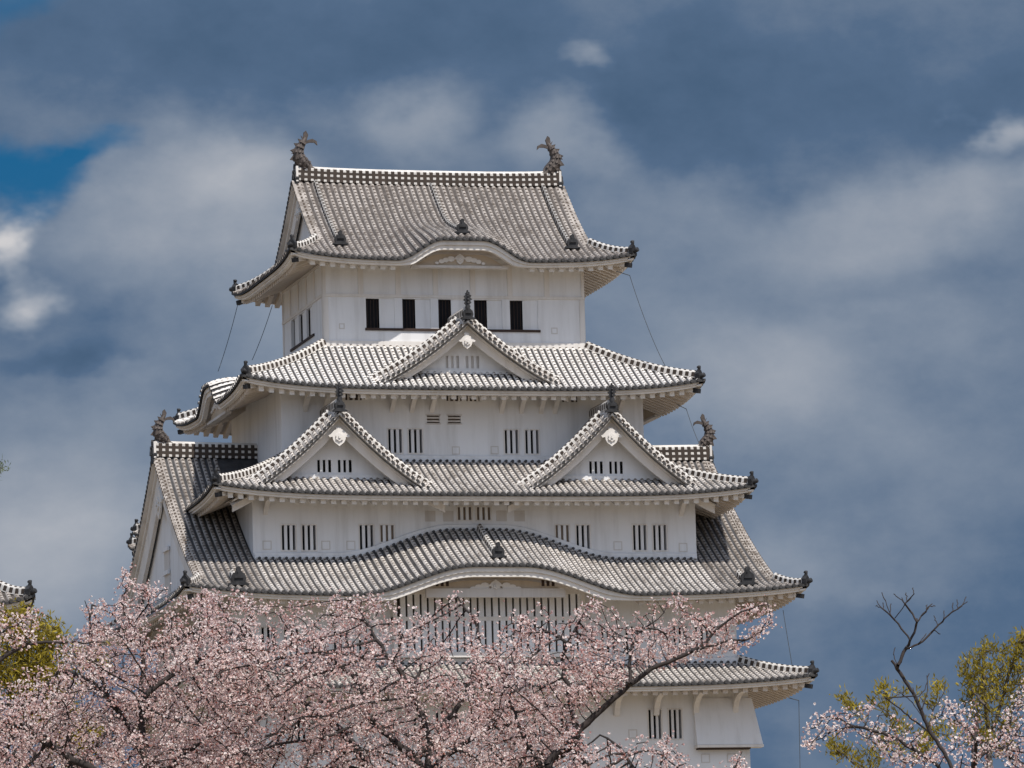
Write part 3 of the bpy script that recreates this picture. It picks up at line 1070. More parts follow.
for k, h in enumerate([(-3.81, -3.14, 34.62, 35.78), (-2.79, -2.12, 34.62, 35.78), (2.03, 2.70, 34.62, 35.78), (3.07, 3.74, 34.62, 35.78)]):
    slit_window(keep, OG, F, 5.80, h)
for k, h in enumerate(h3):
    slit_window(keep, OG, F, 7.70, h, closed=k in (3, 4, 8, 9))
for h in h2:
    slit_window(keep, OG, F, 9.20, h)
for h in h1:
    slit_window(keep, OG, F, 9.45, h)
for a, b in ((-1.86, -1.22), (-.80, -.16)):
    g = MB()
    g.box(F, a - .02, b + .02, 5.62, 5.55, 36.06, 36.48, 1)
    for k in range(2):
        g.box(F, a, b, 5.79, 5.64, 36.15 + k * .16, 36.23 + k * .16, 0)
    g.box(F, a - .06, b + .06, 5.83, 5.78, 36.46, 36.52, 0)
    g.box(F, a - .06, b + .06, 5.83, 5.78, 36.02, 36.08, 0)
    g.build('vent', [PLASTER_OLD, BOARD], keep, OG)
for a, b, zc, v in ((-.85, -.1, 37.18, 5.8), (.15, .80, 37.18, 5.8), (-5.9, -5.1, 37.18, 5.8), (5.0, 5.75, 37.18, 5.8), (9.2, 9.95, 22.75, 9.45), (10.9, 11.4, 22.75, 9.45)):
    g = MB()
    g.box(F, a, b, v + .02, v - .02, zc, zc + .32, 1)
    for k in range(3):
        u = a + (b - a) * (k + .5) / 3
        g.box(F, u - .05, u + .05, v + .05, v - .02, zc, zc + .32, 0)
    g.build('under_eave_vent', [PLASTER_TRIM, WOOD], keep, OG)
for u, z in ((-10.35, 29.88), (-7.48, 29.88), (-6.25, 29.88), (7.05, 29.88), (10.35, 29.8), (-2.3, 31.3), (-1.4, 31.3), (1.25, 31.32), (2.15, 31.32)):
    loophole(keep, OG, F, 7.70, u, z, .22 if z < 31 else .26, PLASTER_OLD if z > 31 else None)
for u, z in ((-.45, 34.75), (1.5, 34.78), (-5.2, 34.75), (5.4, 34.8)):
    loophole(keep, OG, F, 5.80, u, z, .2)
for u in (-12.1, 10.6, 11.9, 7.0):
    loophole(keep, OG, F, 9.45, u, 19.4 if u != 7.0 else 20.6, .22)
loophole(keep, OG, F, W6y, 5.05, 40.9, .16)
loophole(keep, OG, F, W6y, -5.7, 41.0, .14)

# great lattice bay below the lowest curved gable
g = MB()
LB0, LB1 = -4.75, 4.75
g.box(F, LB0, LB1, 9.75, 9.2, 24.3, 24.55)
g.box(F, LB0, LB1, 9.75, 9.2, 27.32, 27.75)
g.box(F, LB0, LB1, 9.70, 9.2, 26.05, 26.24)
for s_ in (LB0 + .1, LB1 - .1):
    g.box(F, s_ - .1, s_ + .1, 9.73, 9.2, 24.55, 27.32)
bay = g.build('lattice_bay', PLASTER_TRIM, keep, OG)
g = MB()
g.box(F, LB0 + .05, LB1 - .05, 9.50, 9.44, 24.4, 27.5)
g.build('bay_opening', DARK_BOARD, bay, OG)
g = MB()
u = LB0 + .38
while u < LB1 - .25:
    g.box(F, u, u + .245, 9.69, 9.55, 24.55, 26.05)
    g.box(F, u, u + .245, 9.69, 9.55, 26.24, 27.32)
    u += .35
g.build('lattice_bars', PLASTER, bay, OG)

# stone-drop chutes at the ground-floor corners
for sg in (-1, 1):
    g = MB()
    a, b = (10.05, 13.0) if sg > 0 else (-13.0, -10.05)
    o = [(9.35, 22.3), (9.35, 20.02), (9.98, 20.02), (9.52, 22.3)]
    i = g.pts([F(u_, v_, z_) for u_ in (a + (.0 if sg > 0 else -.45), b + (.45 if sg > 0 else 0)) for v_, z_ in o])
    pts = []
    for k, u_ in enumerate((a, b)):
        for v_, z_ in o:
            flare = .36 * (22.3 - z_) / 2.28 if (u_ == (b if sg > 0 else a)) else 0
            pts.append(F(u_ + sg * flare, v_, z_))
    g.v[-1] = np.array(pts)
    for q in ((0, 1, 2, 3), (4, 5, 6, 7), (0, 1, 5, 4), (1, 2, 6, 5), (2, 3, 7, 6), (3, 0, 4, 7)):
        g.face(tuple(i + k for k in q))
    ch = g.build('stone_drop_chute', PLASTER, keep, OG)
    g = MB()
    g.box(F, a - (.0 if sg > 0 else .38), b + (.38 if sg > 0 else 0), 10.02, 9.3, 19.88, 20.01)
    g.box(F, a + .1, b - .25, 9.9, 9.3, 19.80, 19.875, 1)
    g.build('chute_sill', [PLASTER_TRIM, WOOD], ch, OG)

# curved struts below the lowest eaves
for k in range(-6, 7):
    u = k * 1.98 + .25
    g = MB()
    g.band(F, [(u - .1, 0), (u + .1, 0)], [(u - .1, 0), (u + .1, 0)], 0, 0)
    g = MB()
    pth = [F(u, v_, z_) for v_, z_ in ((9.5, 21.5), (9.62, 21.9), (9.85, 22.2), (10.2, 22.42), (10.7, 22.55), (11.2, 22.6))]
    g.sweep([(p[0], p[1], p[2]) for p in pth], [(-.13, -.14), (.13, -.14), (.13, .14), (-.13, .14)])
    g.build('eave_strut', PLASTER_TRIM, keep, OG)
for zc, v, us in ((37.0, 5.8, (-7.9, -6.9, -3.6, -2.6, -1.6, 1.9, 2.9, 3.9, 4.6, 7.9)), (31.75, 7.7, (-10.4, 10.3))):
    for u in us:
        g = MB()
        g.sweep([F(u, v - .1, zc - .35), F(u, v + .15, zc - .1), F(u, v + .6, zc + .25), F(u, v + 1.5, zc + .42)], [(-.11, -.12), (.11, -.12), (.11, .12), (-.11, .12)])
        g.build('eave_strut', PLASTER_TRIM, keep, OG)

# the five roofs
R5 = Roof(keep, OG, 8.73, 6.80, 6.9, 0, 44.0, 49.05, k=.66, lift=.47, xg=6.9, yh=4.6, wallx=W6x, wally=W6y,
          bumps={'F': (kara5, (.3, 4.6)), 'B': (kara5, (.3, 4.6))}, old=True, hs=.68, bthick=.22, single=True)
R5.build()
R5.main_ridge(6.75, .62)
for a in (-5.87, 0.08, 5.87):
    R5.slope_ridge('F', a, 1.55 if a != 0.08 else .75, 6.55)
for sd in 'LR':
    R5.gable_end(sd, 1.15, False, .6)
kara_face(R5, 'F', 3.3, 43.86, 1.0, .72, False, .12)
R4 = Roof(keep, OG, 11.58, 8.30, W6x, W6y, 37.45, 40.05, k=.80, lift=.58, wallx=9.10, wally=5.80,
          bumps={'L': (kara4, (.2, 3.6)), 'R': (kara4, (.2, 3.6))}, bthick=.2, single=True, clean=True)
R4.build()
for sd in 'LR':
    kara_face(R4, sd, 2.4, 37.12, .6, .8, False, .12)
R3 = Roof(keep, OG, 13.44, 10.13, 9.10, 5.80, 32.08, 34.25, k=.82, lift=.52, wallx=11.03, wally=7.70, single=True)
R3.build()
clip2 = lambda side, a: (12.0 - 7.72) if (side in 'FB' and a < 11.0) else 99
R2 = Roof(keep, OG, 15.30, 12.0, 14.1, 0, 27.07, 35.15, k=.63, lift=.50, xg=14.2, yh=10.0, wallx=12.45, wally=9.20,
          bumps={'F': (kara2, (4.0, 9.0))}, clip=clip2, hs=.7, dull=11.0, bthick=.25)
R2.build()
R2.main_ridge(14.2, .65)
for a in (-12.5, 12.5):
    R2.slope_ridge('F', a, 1.0, 2.35, True, 1.25)
R2.slope_ridge('F', .1, .9, 4.2, True, 1.05)
for sd in 'LR':
    R2.gable_end(sd, 1.7, True, 1.3)
kara_face(R2, 'F', 5.0, 27.45, 1.1, .85, True)
R1 = Roof(keep, OG, 15.50, 12.20, 12.45, 9.20, 22.72, 24.05, k=.9, lift=.48, wallx=12.85, wally=9.45)
R1.build()

# flashing course where walls meet tiles
def flashing(roof, side, u0, u1, d):
    mb = MB()
    a = np.linspace(u0, u1, 60)
    p = roof.P(side, a, d, .06)
    mb.sweep(p, [(-.07, -.12), (-.07, .06), (.02, .09), (.07, .06), (.07, -.12)], 0)
    q = roof.P(side, a, d + .02, .21)
    mb.sweep(q, [(-.06, -.08), (-.06, .05), (.0, .07), (.06, .05), (.06, -.08)], 1)
    k = u0 + .2
    while k < u1 - .1:
        c = roof.P(side, k, d - .10, .07)
        mb.tube([c, c + np.array(face_tf(side)(0, .14, 0))], [.075, .075], 2, 7)
        k += .33
    mb.build('flashing_tiles', [PLASTER, PLASTER, PAN], roof.obj, OG)


flashing(R2, 'F', -11.0, 11.0, 12.0 - 7.80)
flashing(R3, 'F', -9.1, 9.1, 10.13 - 5.90)
flashing(R1, 'F', -12.4, 12.4, 12.20 - 9.30)

# dormer gables
dormer(keep, OG, -.22, 7.95, 4.6, 41.10, 37.66, 5.25, 1.3, 38.25, .62, .60, True)
dormer(keep, OG, -7.02, 9.35, 5.8, 36.34, 32.1, 5.35, 1.4, 32.95, .74, .76, False)
dormer(keep, OG, 6.50, 9.35, 5.8, 36.42, 32.1, 5.35, 1.4, 32.95, .74, .76, False)

fish(keep, OG, -6.45, 0, 49.62, 1, .95)
fish(keep, OG, 6.45, 0, 49.62, -1, .95)
fish(keep, OG, -13.85, 0, 35.8, 1, .82)
fish(keep, OG, 14.1, 0, 35.8, -1, .82)

# lightning cables and their little booms
def cable(p, q, sag, boom=None):
    mb = MB()
    p, q = np.array(p), np.array(q)
    t = np.linspace(0, 1, 14)
    pts = p + (q - p) * t[:, None]
    pts[:, 2] -= sag * 4 * t * (1 - t)
    mb.tube(pts, .016, 0, 5)
    if boom is not None:
        mb.tube([np.array(boom), p], .022, 0, 5)
    mb.build('lightning_cable', CABLE, keep, OG)


cable((8.40, -6.60, 43.38), (9.84, -7.4, 38.75), .3, (7.9, -6.0, 43.68))
cable((10.62, -8.10, 36.56), (11.08, -8.8, 34.6), .1, (10.4, -7.4, 36.86))
cable((13.98, -11.9, 26.3), (14.31, -12.0, 23.6), .02)
cable((14.58, -12.0, 21.94), (14.50, -12.0, 17.5), .0, (14.25, -11.5, 22.11))
cable((-8.55, 6.3, 43.75), (-9.82, 5.4, 40.2), .15)
cable((-7.7, 2.0, 43.05), (-8.9, 1.5, 40.2), .12)

# stone base below the keep
mb = MB()
zs = np.linspace(0, 1, 8)
G = []
for t in zs:
    k = 6.5 * (1 - t) ** 1.6
    G.append([(sx * (13.0 + k), sy * (9.6 + k), 2.0 + 15.5 * t) for sx, sy in ((-1, -1), (1, -1), (1, 1), (-1, 1))])
mb.grid(np.array(G), None, 0, False, True)
mb.poly(G[-1])
mb.build('stone_base', STONE, keep, OG)


# ------------------------------------------------------------------ neighbouring towers
def small_tower(name, label, corner, sx, sy, ox, oy, rise, zbase):
    """low tower whose eave corner (sx, sy) stands at the given point"""
    corner = np.array(corner)
    cx, cy = corner[0] - sx * ox, corner[1] - sy * oy
    ze = corner[2] - .45
    og = np.array([cx, cy, zbase])
    t = empty(name, og, label, 'tower')
    mb = MB()
    for side, W, V in (('F', ox - 1.5, oy - 1.5), ('B', ox - 1.5, oy - 1.5), ('L', oy - 1.5, ox - 1.5), ('R', oy - 1.5, ox - 1.5)):
        hs = [(-1.6, -.9, ze - 2.6, ze - 1.4), (.9, 1.6, ze - 2.6, ze - 1.4)]
        wall_side(mb, face_tf(side, cx, cy), V, -W, W, zbase, ze + .3, hs)
    mb.build('wall', PLASTER, t, og)
    for side, V in (('F', oy - 1.5), ('R', ox - 1.5), ('L', ox - 1.5)):
        for a, b in ((-1.6, -.9), (.9, 1.6)):
            slit_window(t, og, face_tf(side, cx, cy), V, (a, b, ze - 2.6, ze - 1.4))
    mb = MB()
    G = []
    for q in np.linspace(0, 1, 7):
        k = .45 * zbase * (1 - q) ** 1.6
        G.append([(cx + a_ * (ox - 1.3 + k), cy + b_ * (oy - 1.3 + k), -.2 + (zbase + .2) * q) for a_, b_ in ((-1, -1), (1, -1), (1, 1), (-1, 1))])
    mb.grid(np.array(G), None, 0, False, True)
    mb.poly(G[-1])
    mb.build('stone_base', STONE, t, og)
    r = Roof(t, og, ox, oy, ox - 1.4, 0, ze, ze + rise, k=.7, lift=.5, xg=ox - 1.4, yh=oy - 1.4, wallx=ox - 1.5, wally=oy - 1.5, cx=cx, cy=cy, old=True)  # darker worn tiles paint the cloud shadow lying on the turret roof
    r.build()
    r.main_ridge(ox - 1.5, .5)
    for sd in 'LR':
        r.gable_end(sd, .6, False, .5)
    return t


small_tower('corner_turret', 'turret with a dark tiled roof corner above the yellow-green willow',
            site(35, 595, 225), 1, -1, 5.0, 4.0, 3.2, 14.0)
small_tower('small_keep', 'smaller keep whose tiled eave corner shows behind the big side gable',
            site(128, 545, 288), -1, 1, 6.0, 4.0, 3.0, 12.0)


# ------------------------------------------------------------------ ground
def terrain():
    n = 90
    g = np.concatenate([-np.geomspace(6000, 40, 30), np.linspace(-38, 38, 31), np.geomspace(40, 6000, 30)])
    X, Y = np.meshgrid(g, g)
    cx, cy = X - 0, Y - 0
    r = np.maximum(np.abs(X) / 46.0, np.abs(Y) / 42.0)
    Z = 2.3 * (1 - sstep(r, .8, 2.0))
    G = np.stack([X, Y, Z], -1)
    mb = MB()
    mb.grid(G, None, 0, True)
    m, t, b = new_mat('ground')
    v = objvec(t)
    n1_ = t.noise(v, .05, 6, .6)
    n2_ = t.noise(v, 1.5, 5, .7)
    c = t.mix(t.smooth(n1_, .42, .6), (0.13, 0.105, 0.055), (0.38, 0.285, 0.20))
    c = t.mix(t.math('MULTIPLY', n2_, .4), c, (0.10, 0.09, 0.06))
    t.lk(c, b.inputs['Base Color'])
    o = mb.build('ground', m)
    o['kind'] = 'structure'


terrain()


# ------------------------------------------------------------------ trees
def leafy_mat(name, c0, c1, trans=.35, scale=30.0):
    """petals / leaves: per-face colour spread (from the UV cell) and some light let through"""
    m, t, b = new_mat(name)
    u, v = uvs(t)
    c = t.mix(u, c0, c1)
    t.lk(c, b.inputs['Base Color'])
    b.inputs['Roughness'].default_value = .7
    tr = t.n('ShaderNodeBsdfTranslucent')
    t.lk(c, tr.inputs[0])
    mx = t.n('ShaderNodeMixShader')
    mx.inputs[0].default_value = trans
    t.lk(b.outputs[0], mx.inputs[1])
    t.lk(tr.outputs[0], mx.inputs[2])
    out = [n_ for n_ in m.node_tree.nodes if n_.type == 'OUTPUT_MATERIAL'][0]
    t.lk(mx.outputs[0], out.inputs[0])
    return m


PETAL = leafy_mat('cherry_petals', (0.56, 0.325, 0.30), (0.90, 0.82, 0.785), .42)
CALYX = leafy_mat('cherry_calyx', (0.20, 0.035, 0.025), (0.40, 0.12, 0.06), .15)
YOUNG = leafy_mat('young_leaves', (0.11, 0.088, 0.012), (0.43, 0.335, 0.035), .4)
PINE = leafy_mat('pine_needles', (0.05, 0.07, 0.02), (0.10, 0.12, 0.03), .2)
BARK = mat_flat('cherry_bark', (0.035, 0.028, 0.026), .9, .4, 12.0)
TWIG = mat_flat('pale_bark', (0.09, 0.075, 0.065), .9, .3, 12.0)


def resample(P, step):
    P = np.asarray(P, float)
    L = np.concatenate([[0], np.cumsum(np.linalg.norm(np.diff(P, axis=0), axis=1))])
    n = max(2, int(L[-1] / step) + 1)
    s = np.linspace(0, L[-1], n)
    # rounded polyline
    Q = np.stack([np.interp(s, L, P[:, k]) for k in range(3)], -1)
    for _ in range(2):
        Q[1:-1] = .5 * Q[1:-1] + .25 * (Q[:-2] + Q[2:])
    return Q


def grow(limbs, attract, step=.10, reach=.9, kill=.13, iters=130):
    """space colonisation from hand-laid limbs; limbs = list of (points, r0, r1)"""
    pos, par, fix = [], [], []
    for pts, r0, r1 in limbs:
        Q = resample(pts, step)
        Q[1:-1] += rng.normal(0, .08 * step, Q[1:-1].shape)
        if pos:
            A = np.array(pos)
            j = int(np.argmin(((A - Q[0]) ** 2).sum(1)))
            p = j if np.linalg.norm(A[j] - Q[0]) < 1.2 else -1
        else:
            p = -1
        for k, q in enumerate(Q):
            pos.append(q)
            par.append(p)
            fix.append(r0 + (r1 - r0) * k / (len(Q) - 1))
            p = len(pos) - 1
    A = np.asarray(attract)
    if len(A):
        P = np.array(pos)
        d2 = ((A[:, None] - P[None]) ** 2).sum(-1)
        near = d2.argmin(1)
        dist = np.sqrt(d2.min(1))
        for _ in range(iters):
            act = dist < reach
            if not act.any():
                break
            ids, inv = np.unique(near[act], return_inverse=True)
            V = A[act] - np.array(pos)[near[act]]
            V /= np.linalg.norm(V, axis=1)[:, None] + 1e-9
            S = np.zeros((len(ids), 3))
            np.add.at(S, inv, V)
            S += rng.normal(0, .22, S.shape) + np.array([0, 0, .06])
            S /= np.linalg.norm(S, axis=1)[:, None] + 1e-9
            newp = np.array(pos)[ids] + S * step
            n0 = len(pos)
            for q, p in zip(newp, ids):
                pos.append(q)
                par.append(int(p))
                fix.append(0)
            dn = np.sqrt(((A[:, None] - newp[None]) ** 2).sum(-1))
            better = dn.min(1) < dist
            near = np.where(better, n0 + dn.argmin(1), near)
            dist = np.minimum(dist, dn.min(1))
            keepA = dist > kill
            A, near, dist = A[keepA], near[keepA], dist[keepA]
            if not len(A):
                break
            if len(pos) > 16000:
                break
    pos, par, fix = np.array(pos), np.array(par), np.array(fix)
    rad = np.full(len(pos), .0)
    acc_ = np.zeros(len(pos))
    for i in range(len(pos) - 1, -1, -1):
        r = max(.0048 ** 2.4, acc_[i])
        rad[i] = max(r ** (1 / 2.4), fix[i])
        if par[i] >= 0:
            acc_[par[i]] += r
    return pos, par, fix, rad


def wood_mesh(name, pos, par, rad, mat, parent, og, k=5):
    i = np.where(par >= 0)[0]
    a, b = pos[par[i]], pos[i]
    T = b - a
    L = np.linalg.norm(T, axis=1)[:, None] + 1e-9
    T = T / L
    b = b + T * .006
    ref = np.where(np.abs(T[:, 2:3]) > .9, np.array([[1.0, 0, 0]]), np.array([[0, 0, 1.0]]))
    S = np.cross(T, ref)
    S /= np.linalg.norm(S, axis=1)[:, None] + 1e-9
    U = np.cross(S, T)
    th = np.arange(k) * 2 * PI / k
    off = S[:, None] * np.cos(th)[None, :, None] + U[:, None] * np.sin(th)[None, :, None]
    ra = np.minimum(rad[par[i]], rad[i] * 1.35 + .002)
    A = a[:, None] + off * ra[:, None, None]
    B = b[:, None] + off * rad[i][:, None, None]
    V = np.concatenate([A, B], 1).reshape(-1, 3) - og
    n = len(i)
    base = (np.arange(n) * 2 * k)[:, None]
    q = np.arange(k)
    q2 = (q + 1) % k
    Fc = np.stack([base + q, base + q2, base + k + q2, base + k + q], -1).reshape(-1, 4)
    return quads(name, V, Fc, None, mat, parent, True)


def quads(name, V, Fc, UV, mats, parent, smooth=False, mi=None):
    me = bpy.data.meshes.new(name)
    me.vertices.add(len(V))
    me.vertices.foreach_set('co', np.ascontiguousarray(V, np.float32).ravel())
    me.loops.add(len(Fc) * 4)
    me.loops.foreach_set('vertex_index', np.ascontiguousarray(Fc, np.int32).ravel())
    me.polygons.add(len(Fc))
    me.polygons.foreach_set('loop_start', np.arange(len(Fc), dtype=np.int32) * 4)
    me.polygons.foreach_set('use_smooth', np.full(len(Fc), smooth))
    if mi is not None:
        me.polygons.foreach_set('material_index', np.asarray(mi, np.int32))
    if UV is not None:
        lay = me.uv_layers.new(name='UVMap')
        lay.data.foreach_set('uv', np.ascontiguousarray(UV, np.float32).ravel())
    for m in (mats if isinstance(mats, (list, tuple)) else [mats]):
        me.materials.append(m)
    me.update(calc_edges=True)
    me.validate()
    o = bpy.data.objects.new(name, me)
    COL.objects.link(o)
    o.parent = parent
    return o


def frames(n):
    """random orthonormal frames"""
    q = rng.normal(size=(n, 3))
    q /= np.linalg.norm(q, axis=1)[:, None]
    r = rng.normal(size=(n, 3))
    s = np.cross(q, r)
    s /= np.linalg.norm(s, axis=1)[:, None]
    return q, s, np.cross(q, s)


def blossom(name, centres, per, parent, og, size=.0205, spread=.043, tint=0.0):
    """five-petalled flowers in loose bunches, each with a dark red calyx"""
    nf = rng.integers(per[0], per[1] + 1, len(centres))
    C0 = np.repeat(centres, nf, axis=0)
    C0 = C0 + rng.normal(0, spread, C0.shape)
    n = len(C0)
    nrm, s, t = frames(n)
    nrm[:, 2] += .35
    nrm /= np.linalg.norm(nrm, axis=1)[:, None]
    s = np.cross(nrm, s)
    s /= np.linalg.norm(s, axis=1)[:, None]
    t = np.cross(nrm, s)
    R0 = size * rng.uniform(.75, 1.2, n)
    open_ = rng.uniform(.25, 1.0, n)      # buds to flat flowers
    V, UV = [], []
    shade = np.clip(np.repeat(rng.normal(.62, .17, len(centres)), nf) + rng.normal(0, .2, n) + tint, 0, 1)
    for k in range(5):
        a = k * 2 * PI / 5
        d0 = s * math.cos(a) + t * math.sin(a)
        side = -s * math.sin(a) + t * math.cos(a)
        flat, cup = (R0 * (.35 + .65 * open_))[:, None], (R0 * (1.0 - .8 * open_))[:, None]
        base = C0 + d0 * (R0 * .08)[:, None]
        m1 = C0 + d0 * flat * .62 + nrm * cup * .55 + side * (R0 * .46)[:, None]
        m2 = C0 + d0 * flat * .62 + nrm * cup * .55 - side * (R0 * .46)[:, None]
        tip = C0 + d0 * flat + nrm * cup
        V.append(np.stack([base, m2, tip, m1], 1))
        sh = np.clip(shade + rng.normal(0, .08, n), 0, 1)
        UV.append(np.repeat(np.stack([sh, sh], -1)[:, None], 4, 1))
    nc = n
    # calyx: a small pointed quad behind each flower
    b0 = C0 - nrm * (R0 * .75)[:, None]
    cw = (R0 * .42)[:, None]
    V.append(np.stack([C0 + s * cw, C0 + t * cw * .2, b0, C0 - s * cw], 1))
    V.append(np.stack([C0 + t * cw, C0 + s * cw * .2, b0, C0 - t * cw], 1))
    sh = rng.uniform(0, 1, n)
    for _ in range(2):
        UV.append(np.repeat(np.stack([sh, sh], -1)[:, None], 4, 1))
    mi = np.concatenate([np.zeros(5 * n, int), np.ones(2 * n, int)])
    V = np.concatenate(V).reshape(-1, 3) - og
    UV = np.concatenate(UV).reshape(-1, 2)
    Fc = np.arange(len(V)).reshape(-1, 4)
    return quads(name, V, Fc, UV, [PETAL, CALYX], parent, False, mi)


def leaves(name, centres, per, parent, og, mat, size=(.05, .012), spread=.05, up=.9):
    nf = rng.integers(per[0], per[1] + 1, len(centres))
    C0 = np.repeat(centres, nf, axis=0)
    C0 = C0 + rng.normal(0, spread, C0.shape)
    n = len(C0)
    d, s, t = frames(n)
    d[:, 2] += up
    d /= np.linalg.norm(d, axis=1)[:, None]
    s = np.cross(d, s)
    s /= np.linalg.norm(s, axis=1)[:, None]
    L = size[0] * rng.uniform(.6, 1.3, n)[:, None]
    Wd = size[1] * rng.uniform(.7, 1.3, n)[:, None]
    V = np.stack([C0, C0 + d * L * .5 + s * Wd, C0 + d * L, C0 + d * L * .5 - s * Wd], 1)
    sh = np.clip(np.repeat(rng.normal(.5, .22, len(centres)), nf) + rng.normal(0, .2, n), 0, 1)
    UV = np.repeat(np.stack([sh, sh], -1)[:, None], 4, 1).reshape(-1, 2)
    V = V.reshape(-1, 3) - og
    return quads(name, V, np.arange(len(V)).reshape(-1, 4), UV, mat, parent)


def vnoise(P, scale, seed):
    """cheap smooth 3-D noise for clumps and gaps"""
    r = np.random.default_rng(seed)
    out = np.zeros(len(P))
    for _ in range(9):
        k = r.normal(0, scale, 3)
        out += np.sin(P @ k + r.uniform(0, 6.28))
    return out / 3.0


def crown(n, top, bottom, dist, depth, seed, gap=-.55, scale=4.0):
    """points filling a crown: top/bottom are silhouettes [(x, y)...] sighted on the photo, dist/depth in metres"""
    tx, ty = np.array(top, float).T
    bx, by = np.array(bottom, float).T
    out = []
    while len(out) < n:  # rejection sampling
        x = rng.uniform(tx[0], tx[-1], 4 * n)
        y0, y1 = np.interp(x, tx, ty), np.interp(x, bx, by)
        y = y0 + (y1 - y0) * rng.uniform(0, 1, 4 * n)
        e = np.clip((y - y0) / 60.0, .15, 1) ** .5
        dd = dist + rng.uniform(-1, 1, 4 * n) * depth * e
        P = np.array([site(a, b, c) for a, b, c in zip(x, y, dd)])
        ok = (vnoise(P, scale, seed) > gap) & (y1 > y0) & (rng.uniform(size=4 * n) < np.clip((y - y0) / 70.0, .22, 1))
        out += list(P[ok])
    return np.array(out[:n])


def T(pts, dist, wob=0.0):
    return [site(x, y, dist + (w_ if wob else 0)) for (x, y), w_ in zip(pts, np.linspace(-wob, wob, len(pts)))]


def cherry(label, base_px, dist, limbs, top, bottom, depth, n_att, seed, group='cherry trees in blossom', per=(9, 15), gap=-.55, tint=0.0, reach=.9, thick=.13):
    g0 = site(base_px[0], 768, dist)
    foot = np.array([g0[0], g0[1], 0.0])
    t = empty('cherry_tree', foot, label, 'tree', group)
    fork = site(base_px[0], base_px[1], dist)
    ls = [([foot, foot + (fork - foot) * .4 + np.array([.15, .1, 0]), fork], thick * 1.5, thick)]
    for pts, r0, r1, dd in limbs:
        ls.append((T(pts, dist + dd, .25), r0, r1))
    A = crown(n_att, top, bottom, dist, depth, seed, gap)
    pos, par, fix, rad = grow(ls, A, reach=reach)
    wood_mesh('trunk', pos, par, rad, BARK, t, foot)
    thin = (rad < .017) & (fix < .03) & (par >= 0)
    c = pos[thin]
    cl = vnoise(c, 5.0, seed + 5)
    c = c[((cl > -.3) & (rng.uniform(size=len(c)) < .92)) | (rng.uniform(size=len(c)) < .34)]
    blossom('crown', c, per, t, foot, tint=tint)
    return t


# broad cherry in the middle
cherry('broad pink cherry tree in full blossom hiding the lattice bay of the keep', (428, 800), 60.0,
       [([(428, 800), (421, 762), (392, 740), (381, 728), (368, 718)], .060, .035, 0),
        ([(428, 790), (428, 761), (431, 741), (420, 711), (411, 686), (420, 672)], .055, .018, -.5),
        ([(428, 800), (372, 790), (366, 766), (353, 741), (343, 732), (325, 722)], .055, .02, .4),
        ([(368, 718), (362, 690), (357, 679), (318, 648), (300, 640)], .030, .012, .3),
        ([(411, 686), (385, 653), (378, 641), (366, 621), (353, 601)], .022, .008, -.6),
        ([(431, 741), (470, 690), (481, 633), (473, 616), (458, 597)], .024, .006, .2),
        ([(343, 732), (300, 700), (270, 690), (240, 640)], .03, .012, .8),
        ([(428, 770), (470, 740), (500, 720), (520, 680)], .035, .012, -.8)],
       [(196, 640), (205, 594), (240, 596), (270, 600), (285, 596), (300, 590), (330, 592), (345, 585), (365, 583), (388, 596), (402, 612), (421, 600), (432, 622),
        (452, 640), (470, 626), (490, 655), (505, 640), (530, 660), (560, 680)],
       [(196, 850), (560, 850)], 1.8, 3900, 3)
# cherry on the right of it with the long limb
cherry('cherry tree whose long dark limb reaches across the lowest tiled roof', (588, 810), 57.0,
       [([(588, 810), (585, 768), (577, 746), (574, 721), (570, 701), (566, 681), (560, 666), (567, 643), (580, 621), (592, 598)], .045, .008, 0),
        ([(588, 800), (542, 766), (560, 751), (587, 723), (607, 705), (630, 683), (660, 663), (697, 651), (715, 631), (740, 612), (768, 604)], .055, .006, -.4),
        ([(630, 683), (630, 660), (632, 640), (645, 628)], .015, .006, -.4),
        ([(542, 766), (520, 730), (505, 690), (495, 650)], .03, .008, .5),
        ([(697, 651), (730, 640), (750, 640), (765, 628)], .010, .004, -.4),
        ([(567, 643), (540, 628), (520, 618)], .012, .005, .1),
        ([(585, 780), (620, 760), (650, 748), (680, 760)], .022, .006, -.5)],
       [(470, 660), (490, 640), (500, 616), (510, 594), (518, 620), (530, 598), (540, 625), (553, 592), (562, 618), (578, 612), (590, 599), (603, 606), (620, 622), (645, 612), (662, 594), (676, 596), (690, 612),
        (712, 608), (735, 616), (760, 612), (778, 616)],
       [(470, 850), (560, 850), (575, 720), (600, 690), (640, 668), (700, 660), (740, 652), (778, 624)], 1.0, 1700, 8, tint=-.05)
# lower right sprays of the same neighbour tree
cherry('low cherry tree with sparse sprays below the lowest barred windows of the keep', (655, 830), 54.0,
       [([(655, 830), (640, 780), (620, 745), (600, 735)], .03, .008, 0),
        ([(655, 830), (660, 780), (665, 745), (668, 735)], .02, .005, .2),
        ([(655, 830), (700, 790), (735, 770), (742, 752)], .015, .004, -.1)],
       [(560, 712), (590, 728), (605, 740), (625, 726), (640, 744), (660, 736), (680, 748), (700, 764), (725, 775), (745, 756), (760, 770)],
       [(560, 850), (760, 850)], .7, 620, 21)
